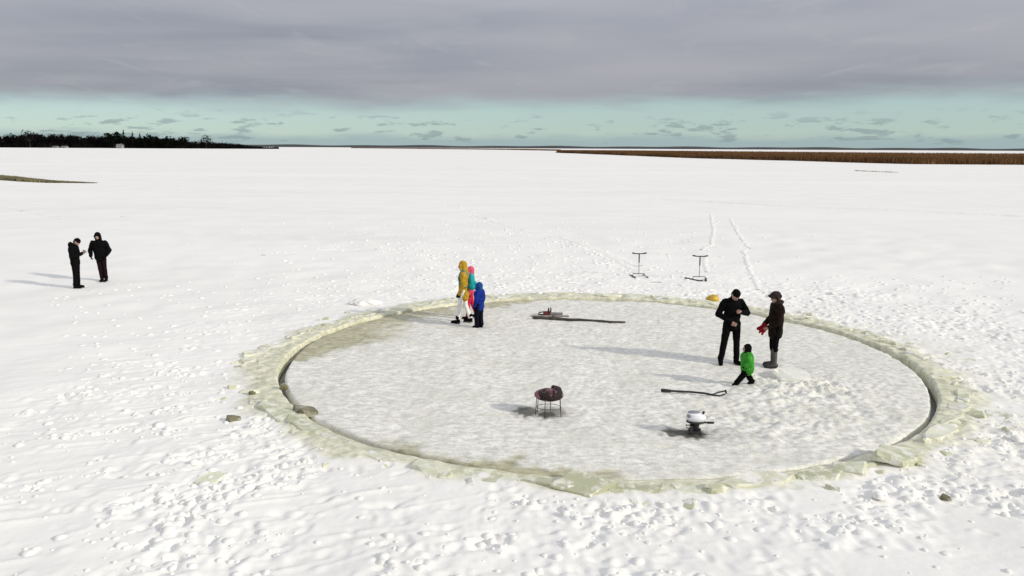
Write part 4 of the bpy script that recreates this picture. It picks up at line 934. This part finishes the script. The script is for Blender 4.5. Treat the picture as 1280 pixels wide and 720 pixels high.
# outboard motor set in its hole
p = Vector((motor_c.x, motor_c.y, disc_z(motor_c.x, motor_c.y))); t = empty('outboard_motor', p, R(-8)); tag(t, 'white outboard motor mounted in a hole of the ice disc', 'outboard motor')
cw = Shape(); cw.ell((0, 0, .27), (.175, .135, .085)); cw.ell((-.03, 0, .315), (.135, .11, .062)); cw.cap((-.07, 0, .26), .085, (.08, 0, .26), .085); cwo = cw.build('cowl', M['cowl'], t, .009, 3)
Shape().ell((-.035, 0, .362), (.105, .075, .020)).build('top_panel', M['cowl_grey'], cwo); Shape().ell((-.115, -.065, .318), (.045, .045, .020), Euler((R(30), R(-25), 0))).build('decal', M['cowl_grey'], cwo)
Shape().cap((.115, 0, .345), .018, (.125, 0, .368), .022, 10, 3).build('pull_knob', M['plastic'], cwo)
sh = Shape(); sh.ell((0, 0, .195), (.165, .125, .032)); sh.build('lower_tray', M['plastic'], t)
Shape().cap((0, 0, .19), .075, (.0, 0, .07), .055, 14, 3).box((-.06, -.05, -.15), (.05, .05, .12)).build('midsection', M['plastic'], t, .010, 2)
Shape().box((-.09, -.11, .015), (-.055, .11, .15)).box((-.11, -.10, -.02), (.10, -.075, .05)).box((-.11, .075, -.02), (.10, .10, .05)).build('clamp_bracket', M['dark_metal'], t, bevel=.006)
for y in (-.07, .07): Shape().tube([(-.09, y, .10), (-.15, y, .10)], .010).cap((-.15, y-.025, .10), .009, (-.15, y+.025, .10), .009, 8, 2).build('clamp_screw', M['metal'], t)
til = Shape().tube([(.10, -.03, .195), (.20, -.05, .205)], .015, 10).build('tiller', M['plastic'], t); Shape().cap((.20, -.05, .205), .021, (.285, -.065, .212), .019, 12, 3).build('grip', M['rubber'], til)
# two T-handled ski scooters
def scooter(label, p, yaw, spread):
    t = empty('ski_scooter', p, yaw); tag(t, label, 'scooter', 'two handled ski scooters behind the disc')
    Shape().tube([(0, 0, .12), (0, .03, .60)], .013, 10).build('stem', M['metal'], t); Shape().tube([(0, .03, .55), (0, .04, .86)], .024, 10).build('upper_stem', M['dark_metal'], t)
    hb = Shape().tube([(-.24, .02, .90), (-.12, .04, .875), (.12, .04, .875), (.24, .02, .90)], .020, 10).build('handlebar', M['dark_metal'], t)
    for q in (-1, 1): Shape().cap((.17*q, .03, .885), .026, (.26*q, .015, .905), .026, 10, 3).build('grip', M['rubber'], hb)
    Shape().tube([(-.22, 0, .12), (.22, 0, .12)], .016, 10).build('crossbar', M['metal'], t)
    for q in (-1, 1):
        Shape().tube([(.22*q, 0, .12), (.24*q, 0, .03)], .016, 8).build('strut', M['metal'], t)
        ski = Shape(); x = .24*q; k_ = spread[0 if q < 0 else 1]; 
        n = 9
        for k in range(n):
            f0, f1 = k/n, (k+1)/n; y0, y1 = -.42+.75*f0, -.42+.75*f1; zf = lambda f: .015 + .10*max(0, (.2-f)/.2)**2
            ski.cap((x+k_*y0, y0, zf(f0)), .042, (x+k_*y1, y1, zf(f1)), .042, 10, 2, None)
        ski.v = [Vector((v.x, v.y, .015+(v.z-.015)*.45)) for v in ski.v]; ski.build('ski', M['dark_metal'], t)
scooter('grey T handled ski scooter on snow, the left of two behind the disc', on(798.5, 345), R(4), (0, 0))
scooter('grey T handled ski scooter with splayed ski, the right of two behind disc', on(874, 349), R(-8), (-.75, .1))
# yellow bundle on the far rim
p = on(891, 375.5); t = empty('yellow_bundle', p); tag(t, 'rounded yellow bundle on the far rim left of the tall person in black', 'bundle')
sh = Shape(); sh.ell((0, 0, .07), (.19, .15, .13)); sh.ell((-.10, .02, .05), (.13, .12, .09)); sh.ell((.09, -.02, .06), (.11, .11, .09)); sh.build('bag', M['yellow'], t, .012, 2, .03, .09)
Shape().cap((.10, 0, .14), .03, (.16, .02, .18), .018, 8, 3).build('knot', M['yellow'], t)
